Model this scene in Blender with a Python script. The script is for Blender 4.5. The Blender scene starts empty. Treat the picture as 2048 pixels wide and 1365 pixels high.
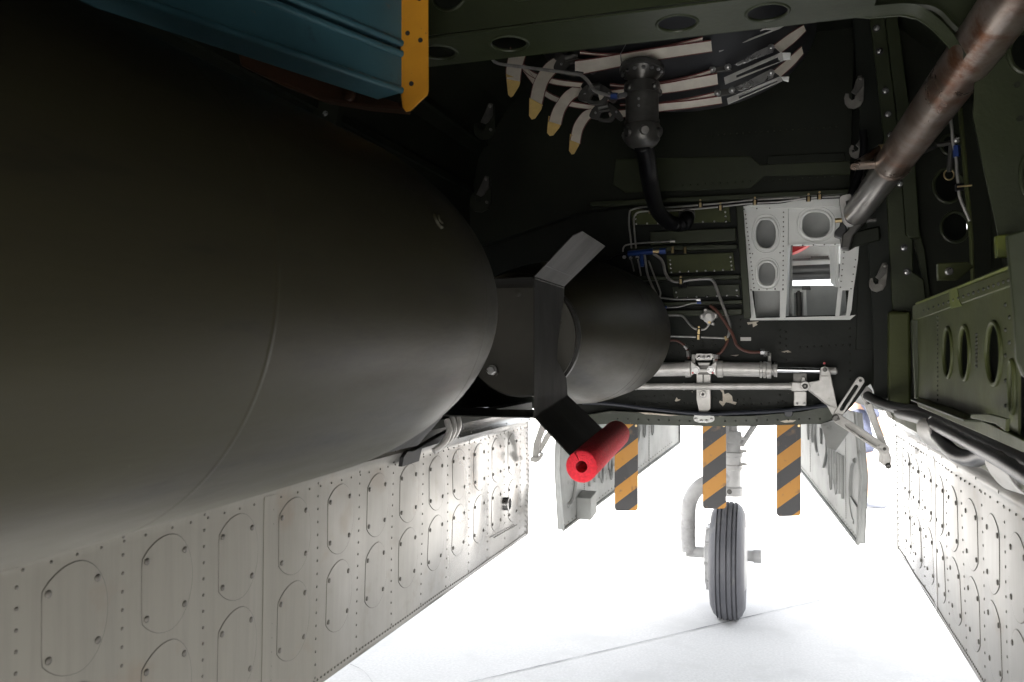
import bpy, bmesh, math, random
from mathutils import Vector as V, Matrix, noise
from mathutils.geometry import tessellate_polygon

random.seed(7)
S = bpy.context.scene
COL = S.collection
CZ = 1.62                                     # eye height above the apron

# ------------------------------------------------------------------ camera
FPX, YAW, PIT = 1653.0, math.radians(17.7), math.radians(1.06)
cam_d = bpy.data.cameras.new('camera')
cam = bpy.data.objects.new('camera', cam_d)
COL.objects.link(cam)
cam.location = (0, 0, CZ)
cam.rotation_euler = (math.pi / 2 + PIT, 0, YAW)
cam_d.sensor_width = 22.3
cam_d.lens = 22.3 * FPX / 2048
cam_d.clip_start, cam_d.clip_end = 0.02, 4000
cam_d.dof.use_dof = True
cam_d.dof.focus_distance = 3.0
cam_d.dof.aperture_fstop = 6.3
S.camera = cam

# ------------------------------------------------------------------ light
SUN_EL, SUN_AZ = math.radians(58), math.radians(188)
w = bpy.data.worlds.new('World')
S.world = w
w.use_nodes = True
wn, wl = w.node_tree.nodes, w.node_tree.links
bgn = wn['Background']
sky = wn.new('ShaderNodeTexSky')
sky.sky_type = 'NISHITA'
sky.sun_disc = False
sky.sun_elevation = SUN_EL
sky.sun_rotation = SUN_AZ
sky.air_density, sky.dust_density, sky.ozone_density = 1.0, 3.0, 1.0
hs = wn.new('ShaderNodeHueSaturation')
hs.inputs['Saturation'].default_value = 0.17
wl.new(sky.outputs[0], hs.inputs['Color'])
wl.new(hs.outputs[0], bgn.inputs[0])
bgn.inputs[1].default_value = 0.13
sd = bpy.data.lights.new('sun', 'SUN')
sun = bpy.data.objects.new('sun', sd)
COL.objects.link(sun)
sd.energy = 4.2
sd.angle = math.radians(12)
sd.color = (1.0, 0.95, 0.88)
sdir = V((math.sin(SUN_AZ) * math.cos(SUN_EL), math.cos(SUN_AZ) * math.cos(SUN_EL), math.sin(SUN_EL)))
sun.rotation_euler = sdir.to_track_quat('Z', 'Y').to_euler()
S.view_settings.view_transform = 'Standard'
S.view_settings.look = 'None'
S.view_settings.exposure = 2.82
S.view_settings.gamma = 1.0
S.view_settings.use_curve_mapping = False
S.render.engine = 'CYCLES'
S.cycles.max_bounces = 10
S.cycles.diffuse_bounces = 6
S.cycles.glossy_bounces = 5
S.cycles.use_denoising = True
S.cycles.sample_clamp_indirect = 6.0

# ------------------------------------------------------------------ sight lines -> points in the bay
_R = V((math.cos(YAW), math.sin(YAW), 0))
_F = V((-math.sin(YAW) * math.cos(PIT), math.cos(YAW) * math.cos(PIT), math.sin(PIT)))
_U = V((math.sin(YAW) * math.sin(PIT), -math.cos(YAW) * math.sin(PIT), math.cos(PIT)))


def at(px, py, Y=None, X=None, Z=None):
    d = _F * FPX + _R * (px - 1024) + _U * (682.5 - py)
    t = Y / d.y if Y is not None else X / d.x if X is not None else (Z - CZ) / d.z
    p = d * t
    return V((p.x, p.y, p.z + CZ))


def PY(Y, pts):
    return [at(a, b, Y=Y) for a, b in pts]


def PX(X, pts):
    return [at(a, b, X=X) for a, b in pts]


def curve(pts, k=5, closed=False):
    """Catmull-Rom through the points"""
    pts = [V(p) for p in pts]
    n = len(pts)
    out = []
    for i in range(n if closed else n - 1):
        g = lambda j: pts[j % n] if closed else pts[min(max(j, 0), n - 1)]
        a, b, c, d = g(i - 1), g(i), g(i + 1), g(i + 2)
        for s in range(k):
            t = s / k
            out.append(0.5 * ((2 * b) + (c - a) * t + (2 * a - 5 * b + 4 * c - d) * t * t + (3 * b - a - 3 * c + d) * t ** 3))
    if not closed:
        out.append(pts[-1])
    return out


# ------------------------------------------------------------------ materials
def mat(name, col, rough=0.5, metal=0.0, col2=None, scale=8.0, mix=(0.4, 0.6), bump=0.0, bscale=40.0, stretch=(1, 1, 1),
        chip=None, chip_scale=6.0, chip_at=0.62, chip_rough=0.7, rvar=0.0, spec=0.5, coat=0.0, dirt=None, dirt_at=0.55, dirt_scale=3.0):
    m = bpy.data.materials.new(name)
    m.use_nodes = True
    n, l = m.node_tree.nodes, m.node_tree.links
    b = n['Principled BSDF']
    b.inputs['Roughness'].default_value = rough
    b.inputs['Metallic'].default_value = metal
    b.inputs['Specular IOR Level'].default_value = spec
    b.inputs['Coat Weight'].default_value = coat
    tc = n.new('ShaderNodeTexCoord')
    mp = n.new('ShaderNodeMapping')
    mp.inputs['Scale'].default_value = stretch
    geo = n.new('ShaderNodeNewGeometry')
    l.new(geo.outputs['Position'], mp.inputs[0])

    def noi(sc, det=5.0, rg=0.6, src=mp):
        t = n.new('ShaderNodeTexNoise')
        t.inputs['Scale'].default_value = sc
        t.inputs['Detail'].default_value = det
        t.inputs['Roughness'].default_value = rg
        l.new(src.outputs[0], t.inputs['Vector'])
        return t

    def ramp(src, a, c):
        r = n.new('ShaderNodeMapRange')
        r.inputs['From Min'].default_value = a
        r.inputs['From Max'].default_value = c
        l.new(src.outputs['Fac'] if 'Fac' in src.outputs else src.outputs[0], r.inputs['Value'])
        return r

    def mixc(fac, a, c):
        x = n.new('ShaderNodeMix')
        x.data_type = 'RGBA'
        l.new(fac.outputs[0], x.inputs['Factor'])
        for s, v in ((6, a), (7, c)):
            if isinstance(v, tuple):
                x.inputs[s].default_value = (*v, 1)
            else:
                l.new(v, x.inputs[s])
        return x.outputs[2]
    cur = col
    c2 = col2 or tuple(min(1, x * 0.78) for x in col)
    cur = mixc(ramp(noi(scale), mix[0], mix[1]), col, c2)
    if dirt:
        cur = mixc(ramp(noi(dirt_scale, 8, 0.7), dirt_at, dirt_at + 0.12), cur, dirt)
    rs = None
    if chip:
        raw = n.new('ShaderNodeMapping')
        l.new(geo.outputs['Position'], raw.inputs[0])
        cf = ramp(noi(chip_scale, 9, 0.68, raw), chip_at, chip_at + 0.012)
        cur = mixc(cf, cur, chip)
    l.new(cur, b.inputs['Base Color'])
    if rvar:
        r = n.new('ShaderNodeMapRange')
        r.inputs['From Min'].default_value = 0.3
        r.inputs['From Max'].default_value = 0.7
        r.inputs['To Min'].default_value = max(0.03, rough - rvar)
        r.inputs['To Max'].default_value = min(1, rough + rvar)
        l.new(noi(scale * 0.6, 6, 0.65).outputs['Fac'], r.inputs['Value'])
        l.new(r.outputs[0], b.inputs['Roughness'])
    if bump:
        bp = n.new('ShaderNodeBump')
        bp.inputs['Strength'].default_value = bump
        bp.inputs['Distance'].default_value = 0.004
        l.new(noi(bscale, 4, 0.6).outputs['Fac'], bp.inputs['Height'])
        l.new(bp.outputs[0], b.inputs['Normal'])
    return m


OLIVE = mat('interior_green_paint', (0.026, 0.032, 0.015), 0.42, spec=0.35, col2=(0.020, 0.025, 0.012), scale=5, bump=0.12, bscale=90, dirt=(0.02, 0.022, 0.014), dirt_at=0.58, rvar=0.08)
OLIVE_L = mat('yellow_green_primer', (0.050, 0.058, 0.020), 0.5, spec=0.25, col2=(0.038, 0.045, 0.016), scale=7, bump=0.12, bscale=80, dirt=(0.14, 0.17, 0.03), dirt_at=0.62, dirt_scale=5, rvar=0.08)
PRIMER = mat('bright_zinc_primer', (0.095, 0.115, 0.012), 0.5, col2=(0.065, 0.082, 0.012), scale=20)
DARKG = mat('grubby_dark_green_paint', (0.010, 0.012, 0.009), 0.5, spec=0.2, col2=(0.006, 0.008, 0.006), scale=9, mix=(0.3, 0.7), bump=0.15, bscale=60, chip=(0.38, 0.36, 0.30), chip_scale=16, chip_at=0.70, rvar=0.1)
BLACKG = mat('blackish_green_paint', (0.0125, 0.0150, 0.0092), 0.6, spec=0.2, col2=(0.0085, 0.0102, 0.0066), scale=4, bump=0.1, rvar=0.08)  # one even blackish green for roof, skins and upper plates
LIPG = mat('scuffed_lip_paint', (0.045, 0.052, 0.036), 0.42, spec=0.35, col2=(0.025, 0.030, 0.023), scale=10, mix=(0.3, 0.7), bump=0.15, bscale=60, chip=(0.42, 0.40, 0.33), chip_scale=22, chip_at=0.70, rvar=0.12)
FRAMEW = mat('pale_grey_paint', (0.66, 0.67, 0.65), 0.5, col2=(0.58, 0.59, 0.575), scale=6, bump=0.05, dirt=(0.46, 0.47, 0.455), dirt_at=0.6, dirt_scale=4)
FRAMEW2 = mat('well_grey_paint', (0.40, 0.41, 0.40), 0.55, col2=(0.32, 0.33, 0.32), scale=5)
BOMB = mat('bomb_olive_drab', (0.0222, 0.0206, 0.0105), 0.50, col2=(0.0175, 0.0157, 0.0100), scale=5, mix=(0.35, 0.65), bump=0.06, bscale=120, stretch=(1.6, 0.30, 1.6), spec=0.15, dirt=(0.0095, 0.009, 0.0065), dirt_at=0.53, dirt_scale=5, rvar=0.10, chip=(0.075, 0.070, 0.052), chip_scale=34, chip_at=0.725)
FINM = mat('fin_sheet_olive', (0.0095, 0.0092, 0.0078), 0.5, spec=0.13, col2=(0.0105, 0.010, 0.009), scale=6, bump=0.05, stretch=(1, 3, 1), rvar=0.08)
PLATE = mat('tail_plate_olive', (0.036, 0.034, 0.028), 0.5, spec=0.2, col2=(0.028, 0.027, 0.022), scale=9, bump=0.04)
ALU = mat('bare_skin_metal', (0.70, 0.69, 0.665), 0.27, metal=0.85, col2=(0.60, 0.595, 0.575), scale=3.5, mix=(0.3, 0.7), bump=0.05, bscale=22, dirt=(0.50, 0.48, 0.45), dirt_at=0.6, dirt_scale=9, rvar=0.12)
ALUR = mat('worn_skin_metal', (0.72, 0.71, 0.67), 0.26, metal=0.75, col2=(0.60, 0.59, 0.55), scale=4, mix=(0.3, 0.7), bump=0.06, bscale=22, dirt=(0.45, 0.42, 0.37), dirt_at=0.6, dirt_scale=8, rvar=0.12)


def door_mat(name, y0, y1, dull):
    m = mat(name, (0.31, 0.306, 0.298), 0.25, metal=0.9, col2=(0.20, 0.197, 0.19), scale=3.5, mix=(0.3, 0.7), bump=0.04, bscale=22, dirt=(0.19, 0.175, 0.155), dirt_at=0.58, dirt_scale=7)
    n, l = m.node_tree.nodes, m.node_tree.links
    b = n['Principled BSDF']
    geo = n.new('ShaderNodeNewGeometry')
    sp = n.new('ShaderNodeSeparateXYZ')
    l.new(geo.outputs['Position'], sp.inputs[0])
    nz = n.new('ShaderNodeTexNoise')
    nz.inputs['Scale'].default_value = 2.2
    nz.inputs['Detail'].default_value = 6
    l.new(geo.outputs['Position'], nz.inputs['Vector'])
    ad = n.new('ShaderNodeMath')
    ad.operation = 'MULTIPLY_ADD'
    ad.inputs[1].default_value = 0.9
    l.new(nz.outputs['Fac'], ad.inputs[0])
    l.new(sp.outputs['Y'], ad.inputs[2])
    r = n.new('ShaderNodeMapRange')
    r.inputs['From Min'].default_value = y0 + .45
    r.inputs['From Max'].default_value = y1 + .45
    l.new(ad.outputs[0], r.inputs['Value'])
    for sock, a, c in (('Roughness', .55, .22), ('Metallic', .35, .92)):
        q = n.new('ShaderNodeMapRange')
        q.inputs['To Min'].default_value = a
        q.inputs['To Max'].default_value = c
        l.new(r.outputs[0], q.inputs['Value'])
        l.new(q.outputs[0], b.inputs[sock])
    mp2 = n.new('ShaderNodeMapping')
    mp2.inputs['Scale'].default_value = (1, 34, 2.2)
    l.new(geo.outputs['Position'], mp2.inputs[0])
    n2 = n.new('ShaderNodeTexNoise')
    n2.inputs['Scale'].default_value = 1.6
    n2.inputs['Detail'].default_value = 9
    n2.inputs['Roughness'].default_value = .66
    l.new(mp2.outputs[0], n2.inputs['Vector'])
    st = n.new('ShaderNodeMapRange')
    st.inputs['From Min'].default_value = .42
    st.inputs['From Max'].default_value = .68
    st.inputs['To Min'].default_value = 1.0
    st.inputs['To Max'].default_value = .90
    l.new(n2.outputs['Fac'], st.inputs['Value'])
    n3 = n.new('ShaderNodeTexNoise')
    n3.inputs['Scale'].default_value = 7.5
    n3.inputs['Detail'].default_value = 8
    l.new(geo.outputs['Position'], n3.inputs['Vector'])
    s3 = n.new('ShaderNodeMapRange')
    s3.inputs['From Min'].default_value = .60
    s3.inputs['From Max'].default_value = .70
    l.new(n3.outputs['Fac'], s3.inputs['Value'])
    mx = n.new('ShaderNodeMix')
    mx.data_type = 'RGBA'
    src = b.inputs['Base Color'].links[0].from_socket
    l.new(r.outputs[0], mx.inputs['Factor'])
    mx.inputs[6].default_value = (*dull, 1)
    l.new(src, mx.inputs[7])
    m4 = n.new('ShaderNodeMix')
    m4.data_type = 'RGBA'
    m4.blend_type = 'MULTIPLY'
    m4.inputs['Factor'].default_value = 1.0
    l.new(mx.outputs[2], m4.inputs[6])
    l.new(st.outputs[0], m4.inputs[7])
    m5 = n.new('ShaderNodeMix')
    m5.data_type = 'RGBA'
    f5 = n.new('ShaderNodeMath')
    f5.operation = 'MULTIPLY'
    f5.inputs[1].default_value = .38
    l.new(s3.outputs[0], f5.inputs[0])
    l.new(f5.outputs[0], m5.inputs['Factor'])
    l.new(m4.outputs[2], m5.inputs[6])
    m5.inputs[7].default_value = (.13, .10, .07, 1)
    l.new(m5.outputs[2], b.inputs['Base Color'])
    return m


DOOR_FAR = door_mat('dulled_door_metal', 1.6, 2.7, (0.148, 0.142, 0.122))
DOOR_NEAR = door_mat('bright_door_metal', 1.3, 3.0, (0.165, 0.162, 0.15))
RIVET = mat('rivet_dark_metal', (0.085, 0.08, 0.07), 0.45, metal=0.4)
RIVETG = mat('painted_rivet', (0.014, 0.016, 0.010), 0.45, spec=0.25)
STEEL = mat('grey_steel', (0.42, 0.42, 0.42), 0.3, metal=0.85, col2=(0.33, 0.33, 0.33), scale=30, rvar=0.1)
CAST = mat('grey_painted_casting', (0.50, 0.49, 0.475), 0.40, metal=0.3, col2=(0.38, 0.372, 0.355), scale=14, dirt=(0.13, 0.11, 0.085), dirt_at=0.62, dirt_scale=16, bump=0.06)
CHROME = mat('polished_rod', (0.75, 0.75, 0.76), 0.1, metal=1.0)
TUBEM = mat('aluminium_tube', (0.39, 0.382, 0.365), 0.36, metal=0.6, col2=(0.29, 0.283, 0.27), scale=30)
GREYT = mat('dull_grey_tube', (0.12, 0.12, 0.12), 0.4, metal=0.4)
GUN = mat('dark_cast_metal', (0.10, 0.098, 0.092), 0.36, metal=0.6, col2=(0.07, 0.068, 0.064), scale=18, bump=0.1, rvar=0.08)
RUST = mat('rust_streaked_steel', (0.30, 0.25, 0.215), 0.34, metal=0.8, col2=(0.13, 0.085, 0.06), scale=8, mix=(0.42, 0.62), stretch=(1, 0.8, 0.7), dirt=(0.15, 0.055, 0.02), dirt_at=0.54, dirt_scale=7, bump=0.15, bscale=70, rvar=0.12)
RUST_L = mat('burnished_steel', (0.24, 0.23, 0.22), 0.33, metal=0.85, col2=(0.16, 0.145, 0.13), scale=10, dirt=(0.25, 0.12, 0.06), dirt_at=0.68, bump=0.08)
TEAL = mat('teal_paint', (0.042, 0.118, 0.150), 0.40, col2=(0.032, 0.092, 0.118), scale=9, mix=(0.3, 0.7), bump=0.1, chip=(0.10, 0.105, 0.095), chip_scale=24, chip_at=0.665, rvar=0.12, dirt=(0.018, 0.045, 0.056), dirt_at=0.56, dirt_scale=6)
SHADED_AMBER = mat('shaded_amber_casting', (0.030, 0.012, 0.004), 0.6, spec=0.2, col2=(0.02, 0.009, 0.004), scale=14)  # amber bracket's shadow painted into a near-black brown
ORANGE = mat('amber_paint', (0.66, 0.30, 0.022), 0.42, spec=0.3, col2=(0.55, 0.24, 0.02), scale=12, mix=(0.3, 0.7), dirt=(0.13, 0.085, 0.05), dirt_at=0.6, dirt_scale=9, bump=0.1, chip=(0.07, 0.06, 0.055), chip_scale=34, chip_at=0.655)
BLACK = mat('black_rubber', (0.006, 0.006, 0.007), 0.36, spec=0.14, bump=0.12, bscale=120)
SHADEHOLE = mat('hole_shade_and_dark_parts', (0.02, 0.02, 0.022), 0.6)  # near-black painted as shade inside holes and slots, also for dark parts
SEAL = mat('blue_black_rubber', (0.020, 0.023, 0.032), 0.42)
TANKM = mat('rubber_cell_skin', (0.020, 0.021, 0.024), 0.55, bump=0.1, bscale=50)
BROWN = mat('rust_red_hose', (0.085, 0.028, 0.018), 0.5)
GOLD = mat('cadmium_plated', (0.55, 0.42, 0.22), 0.35, metal=0.8)
BLUEF = mat('blue_anodised', (0.015, 0.045, 0.19), 0.35, metal=0.3)
REDP = mat('red_paint', (0.42, 0.012, 0.014), 0.4)
TYRE = mat('tyre_rubber', (0.082, 0.082, 0.092), 0.62, dirt=(0.12, 0.118, 0.118), dirt_at=0.56, dirt_scale=9, col2=(0.066, 0.067, 0.076), scale=6, bump=0.1, bscale=60)
GEARW = mat('gear_white_paint', (0.36, 0.356, 0.352), 0.45, col2=(0.29, 0.287, 0.283), scale=9, dirt=(0.2, 0.193, 0.185), dirt_at=0.6)
NDOOR = mat('nose_door_paint', (0.30, 0.308, 0.30), 0.55, spec=0.2, col2=(0.23, 0.236, 0.23), scale=4, bump=0.04, dirt=(0.12, 0.12, 0.115), dirt_at=0.6, dirt_scale=8)
DENIM = mat('faded_denim', (0.040, 0.047, 0.078), 0.8, col2=(0.028, 0.033, 0.058), scale=30, bump=0.2)
SKIN = mat('skin', (0.40, 0.24, 0.17), 0.55)
SHIRT = mat('pale_blue_shirt', (0.045, 0.052, 0.082), 0.8, col2=(0.034, 0.04, 0.064))
HAIR = mat('brown_hair', (0.06, 0.035, 0.02), 0.6)
SHOE = mat('grey_shoe', (0.10, 0.11, 0.14), 0.6)
PATCH = mat('bare_primer_patch', (0.55, 0.50, 0.42), 0.6, col2=(0.45, 0.40, 0.33), scale=60)


def foam_mat():
    m = mat('red_foam', (0.72, 0.014, 0.035), 0.75, col2=(0.48, 0.008, 0.02), scale=160, mix=(0.35, 0.65), bump=0.0)
    n, l = m.node_tree.nodes, m.node_tree.links
    b = n['Principled BSDF']
    geo = n.new('ShaderNodeNewGeometry')
    vo = n.new('ShaderNodeTexVoronoi')
    vo.inputs['Scale'].default_value = 420
    l.new(geo.outputs['Position'], vo.inputs['Vector'])
    bp = n.new('ShaderNodeBump')
    bp.inputs['Strength'].default_value = 0.7
    bp.inputs['Distance'].default_value = 0.002
    l.new(vo.outputs['Distance'], bp.inputs['Height'])
    l.new(bp.outputs[0], b.inputs['Normal'])
    b.inputs['Sheen Weight'].default_value = 0.08
    b.inputs['Sheen Roughness'].default_value = 0.4
    return m


FOAM = foam_mat()


def web_mat():
    m = mat('cotton_webbing', (0.74, 0.69, 0.60), 0.85, col2=(0.66, 0.61, 0.53), scale=20, dirt=(0.26, 0.22, 0.17), dirt_at=0.64, dirt_scale=14)
    n, l = m.node_tree.nodes, m.node_tree.links
    b = n['Principled BSDF']
    geo = n.new('ShaderNodeNewGeometry')
    wv = n.new('ShaderNodeTexWave')
    wv.inputs['Scale'].default_value = 95
    l.new(geo.outputs['Position'], wv.inputs['Vector'])
    bp = n.new('ShaderNodeBump')
    bp.inputs['Strength'].default_value = 0.6
    bp.inputs['Distance'].default_value = 0.002
    l.new(wv.outputs['Fac'], bp.inputs['Height'])
    l.new(bp.outputs[0], b.inputs['Normal'])
    return m


WEB = web_mat()
TIP = mat('mustard_strap_tip', (0.58, 0.41, 0.14), 0.7, col2=(0.50, 0.35, 0.12), scale=30, bump=0.2, bscale=200)
EDGE = mat('maroon_selvedge', (0.16, 0.05, 0.045), 0.85)


def stripe_mat():
    m = mat('hazard_stripes', (0.6, 0.27, 0.02), 0.5)
    n, l = m.node_tree.nodes, m.node_tree.links
    b = n['Principled BSDF']
    tc = n.new('ShaderNodeTexCoord')
    sp = n.new('ShaderNodeSeparateXYZ')
    l.new(tc.outputs['Object'], sp.inputs[0])

    def mth(op, a, c):
        x = n.new('ShaderNodeMath')
        x.operation = op
        for i, v in enumerate((a, c)):
            if isinstance(v, (int, float)):
                x.inputs[i].default_value = v
            else:
                l.new(v, x.inputs[i])
        return x.outputs[0]
    t = mth('SUBTRACT', sp.outputs['Z'], mth('MULTIPLY', sp.outputs['X'], 0.80))
    t = mth('FRACT', mth('ADD', mth('DIVIDE', t, 0.1405), 20.06), 0)
    s = mth('GREATER_THAN', t, 0.50)
    nz = n.new('ShaderNodeTexNoise')
    nz.inputs['Scale'].default_value = 26
    nz.inputs['Detail'].default_value = 9
    l.new(tc.outputs['Object'], nz.inputs['Vector'])
    r = n.new('ShaderNodeMapRange')
    r.inputs['From Min'].default_value = 0.58
    r.inputs['From Max'].default_value = 0.72
    l.new(nz.outputs['Fac'], r.inputs['Value'])
    mx = n.new('ShaderNodeMix')
    mx.data_type = 'RGBA'
    l.new(s, mx.inputs['Factor'])
    mx.inputs[6].default_value = (0.034, 0.034, 0.037, 1)
    mx.inputs[7].default_value = (0.44, 0.20, 0.022, 1)
    m2 = n.new('ShaderNodeMix')
    m2.data_type = 'RGBA'
    l.new(r.outputs[0], m2.inputs['Factor'])
    l.new(mx.outputs[2], m2.inputs[6])
    m2.inputs[7].default_value = (0.12, 0.08, 0.05, 1)
    l.new(m2.outputs[2], b.inputs['Base Color'])
    return m


STRIPE = stripe_mat()
CONC = mat('apron_concrete', (0.57, 0.567, 0.56), 0.85, col2=(0.49, 0.488, 0.483), scale=70, mix=(0.35, 0.65), bump=0.7, bscale=260, dirt=(0.49, 0.488, 0.482), dirt_at=0.50, dirt_scale=2.4, chip=(0.36, 0.36, 0.36), chip_scale=110, chip_at=0.735)
JOINT = mat('joint_sealant', (0.16, 0.165, 0.175), 0.8, col2=(0.42, 0.42, 0.42), scale=2.2, mix=(0.45, 0.55))


# ------------------------------------------------------------------ mesh builder
class MB:
    def __init__(s):
        s.v, s.f = [], []

    def add(s, vs, fs):
        n = len(s.v)
        s.v += [V(x) for x in vs]
        s.f += [[i + n for i in f] for f in fs]
        return s

    def box(s, c, h, ax=(V((1, 0, 0)), V((0, 1, 0)), V((0, 0, 1)))):
        c = V(c)
        vs = [c + ax[0] * h[0] * a + ax[1] * h[1] * b + ax[2] * h[2] * d for a in (-1, 1) for b in (-1, 1) for d in (-1, 1)]
        return s.add(vs, [(0, 1, 3, 2), (4, 6, 7, 5), (0, 4, 5, 1), (2, 3, 7, 6), (0, 2, 6, 4), (1, 5, 7, 3)])

    def bb(s, x0, x1, y0, y1, z0, z1):
        return s.box(((x0 + x1) / 2, (y0 + y1) / 2, (z0 + z1) / 2), (abs(x1 - x0) / 2, abs(y1 - y0) / 2, abs(z1 - z0) / 2))

    def bar(s, p, q, wd, ht, up=(0, 0, 1)):
        p, q, up = V(p), V(q), V(up)
        t = (q - p).normalized()
        a = t.cross(up).normalized()
        u = a.cross(t)
        return s.box((p + q) / 2, ((q - p).length / 2, wd / 2, ht / 2), (t, a, u))

    def tube(s, pts, r, n=10, closed=False):
        pts = [V(p) for p in pts]
        k = len(pts)
        rs = r if isinstance(r, (list, tuple)) else [r] * k
        prev = None
        base = len(s.v)
        for i, p in enumerate(pts):
            a = pts[(i - 1) % k] if closed or i > 0 else p
            b = pts[(i + 1) % k] if closed or i < k - 1 else p
            t = (b - a).normalized()
            if prev is None:
                x = t.orthogonal().normalized()
            else:
                x = (prev - t * prev.dot(t)).normalized()
            prev = x
            y = t.cross(x)
            for j in range(n):
                g = 2 * math.pi * j / n
                s.v.append(p + (x * math.cos(g) + y * math.sin(g)) * rs[i])
        for i in range(k if closed else k - 1):
            for j in range(n):
                i2 = (i + 1) % k
                s.f.append([base + i * n + j, base + i * n + (j + 1) % n, base + i2 * n + (j + 1) % n, base + i2 * n + j])
        if not closed:
            s.f.append([base + j for j in range(n)][::-1])
            s.f.append([base + (k - 1) * n + j for j in range(n)])
        return s

    def poly(s, pts, d, holes=()):
        """closed outline (with holes) thickened by the vector d"""
        d = V(d)
        loops = [[V(p) for p in pts]] + [[V(p) for p in h] for h in holes]
        flat = [p for lo in loops for p in lo]
        n = len(flat)
        if holes:
            tris = tessellate_polygon(loops)
        else:
            tris = tessellate_polygon(loops) if len(pts) > 4 else [tuple(range(n))]
        fs = [tuple(t) for t in tris] + [tuple(i + n for i in t[::-1]) for t in tris]
        o = 0
        for lo in loops:
            k = len(lo)
            for i in range(k):
                a, b = o + i, o + (i + 1) % k
                fs.append((a, b, b + n, a + n))
            o += k
        return s.add(flat + [p + d for p in flat], fs)

    def lathe(s, prof, o, ax, n=24, cap=True, closed=False):
        """prof: (along, radius)"""
        o, ax = V(o), V(ax).normalized()
        x = ax.orthogonal().normalized()
        y = ax.cross(x)
        b = len(s.v)
        k = len(prof)
        for t, r in prof:
            for j in range(n):
                g = 2 * math.pi * j / n
                s.v.append(o + ax * t + (x * math.cos(g) + y * math.sin(g)) * r)
        for i in range(k if closed else k - 1):
            i2 = (i + 1) % k
            for j in range(n):
                s.f.append([b + i * n + j, b + i * n + (j + 1) % n, b + i2 * n + (j + 1) % n, b + i2 * n + j])
        if cap and not closed:
            s.f.append([b + j for j in range(n)][::-1])
            s.f.append([b + (k - 1) * n + j for j in range(n)])
        return s

    def rivet(s, p, nrm, r=0.003, h=0.0016, n=6):
        p, nrm = V(p), V(nrm).normalized()
        x = nrm.orthogonal().normalized()
        y = nrm.cross(x)
        b = len(s.v)
        for rr, hh in ((1, -0.15), (0.9, 0.55), (0.5, 1.0)):
            for j in range(n):
                g = 2 * math.pi * j / n
                s.v.append(p + nrm * hh * h + (x * math.cos(g) + y * math.sin(g)) * r * rr)
        for i in range(2):
            for j in range(n):
                s.f.append([b + i * n + j, b + i * n + (j + 1) % n, b + (i + 1) * n + (j + 1) % n, b + (i + 1) * n + j])
        s.f.append([b + 2 * n + j for j in range(n)])
        return s

    def mesh(s, name, m, smooth=True, ang=38):
        me = bpy.data.meshes.new(name)
        me.from_pydata([tuple(x) for x in s.v], [], s.f)
        bm = bmesh.new()
        bm.from_mesh(me)
        bmesh.ops.recalc_face_normals(bm, faces=bm.faces)
        bm.to_mesh(me)
        bm.free()
        me.materials.append(m)
        if smooth:
            me.shade_smooth()
            me.set_sharp_from_angle(angle=math.radians(ang))
        return me

    def obj(s, name, m, parent=None, bevel=0.0, label=None, kind=None, smooth=True, ang=38):
        o = wo(parent)
        for i, x in enumerate(s.v):
            s.v[i] = x - o
        ob = bpy.data.objects.new(name, s.mesh(name, m, smooth, ang))
        COL.objects.link(ob)
        if parent:
            ob.parent = parent
        if bevel:
            bv = ob.modifiers.new('bevel', 'BEVEL')
            bv.width = bevel
            bv.segments = 2
            bv.limit_method = 'ANGLE'
            bv.angle_limit = math.radians(40)
            bv.harden_normals = False
        if label:
            ob['label'] = label
        if kind:
            ob['kind'] = kind
        return ob


def wo(o):
    p = V((0, 0, 0))
    while o:
        p += V(o.location)
        o = o.parent
    return p


def thing(name, label, cat, loc=(0, 0, 0), group=None):
    o = bpy.data.objects.new(name, None)
    o.empty_display_size = 0.05
    COL.objects.link(o)
    o.location = loc
    o['label'], o['category'] = label, cat
    if group:
        o['group'] = group
    return o


def tag(o, label, cat, group=None):
    o['label'], o['category'] = label, cat
    if group:
        o['group'] = group
    return o


def piece(name, me, parent, loc):
    """one more piece sharing mesh data"""
    o = bpy.data.objects.new(name, me)
    COL.objects.link(o)
    o.parent = parent
    o.location = V(loc) - wo(parent)
    return o


def ell(c, ax, ay, a, b, n=28, cut=None):
    """ellipse outline; cut trims the two sides flat at +-cut*a"""
    out = []
    for j in range(n):
        g = 2 * math.pi * j / n
        x, y = math.cos(g) * a, math.sin(g) * b
        if cut:
            x = max(-cut * a, min(cut * a, x))
        out.append(V(c) + V(ax) * x + V(ay) * y)
    return out


EX, EY, EZ = V((1, 0, 0)), V((0, 1, 0)), V((0, 0, 1))
IN = V((0, -1, 0))                            # towards the viewer from the forward bulkhead
YB = 3.48                                     # forward bulkhead station
XC = -0.285                                   # aircraft centreline

# ================================================================== ground
g = MB()
N = 24
for i in range(N + 1):
    for j in range(N + 1):
        f = lambda t: math.copysign(abs(t) ** 3, t) * 900
        g.v.append(V((f(i / N * 2 - 1), f(j / N * 2 - 1), 0)))
for i in range(N):
    for j in range(N):
        a = i * (N + 1) + j
        g.f.append([a, a + N + 1, a + N + 2, a + 1])
ground = g.obj('ground', CONC, kind='structure')
ground['label'] = 'pale sunlit concrete apron under the aircraft'


def strip(pts, wd, z=0.004, jit=0.0):
    m = MB()
    pts = curve(pts, 6)
    for i in range(len(pts) - 1):
        a, b = pts[i], pts[i + 1]
        t = (b - a).normalized()
        s = V((-t.y, t.x, 0))
        w0 = wd * (1 + jit * noise.noise(a * 9)) / 2
        w1 = wd * (1 + jit * noise.noise(b * 9)) / 2
        n = len(m.v)
        m.v += [a - s * w0 + EZ * z, a + s * w0 + EZ * z, b + s * w1 + EZ * z, b - s * w1 + EZ * z]
        m.f.append([n, n + 1, n + 2, n + 3])
    return m


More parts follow.
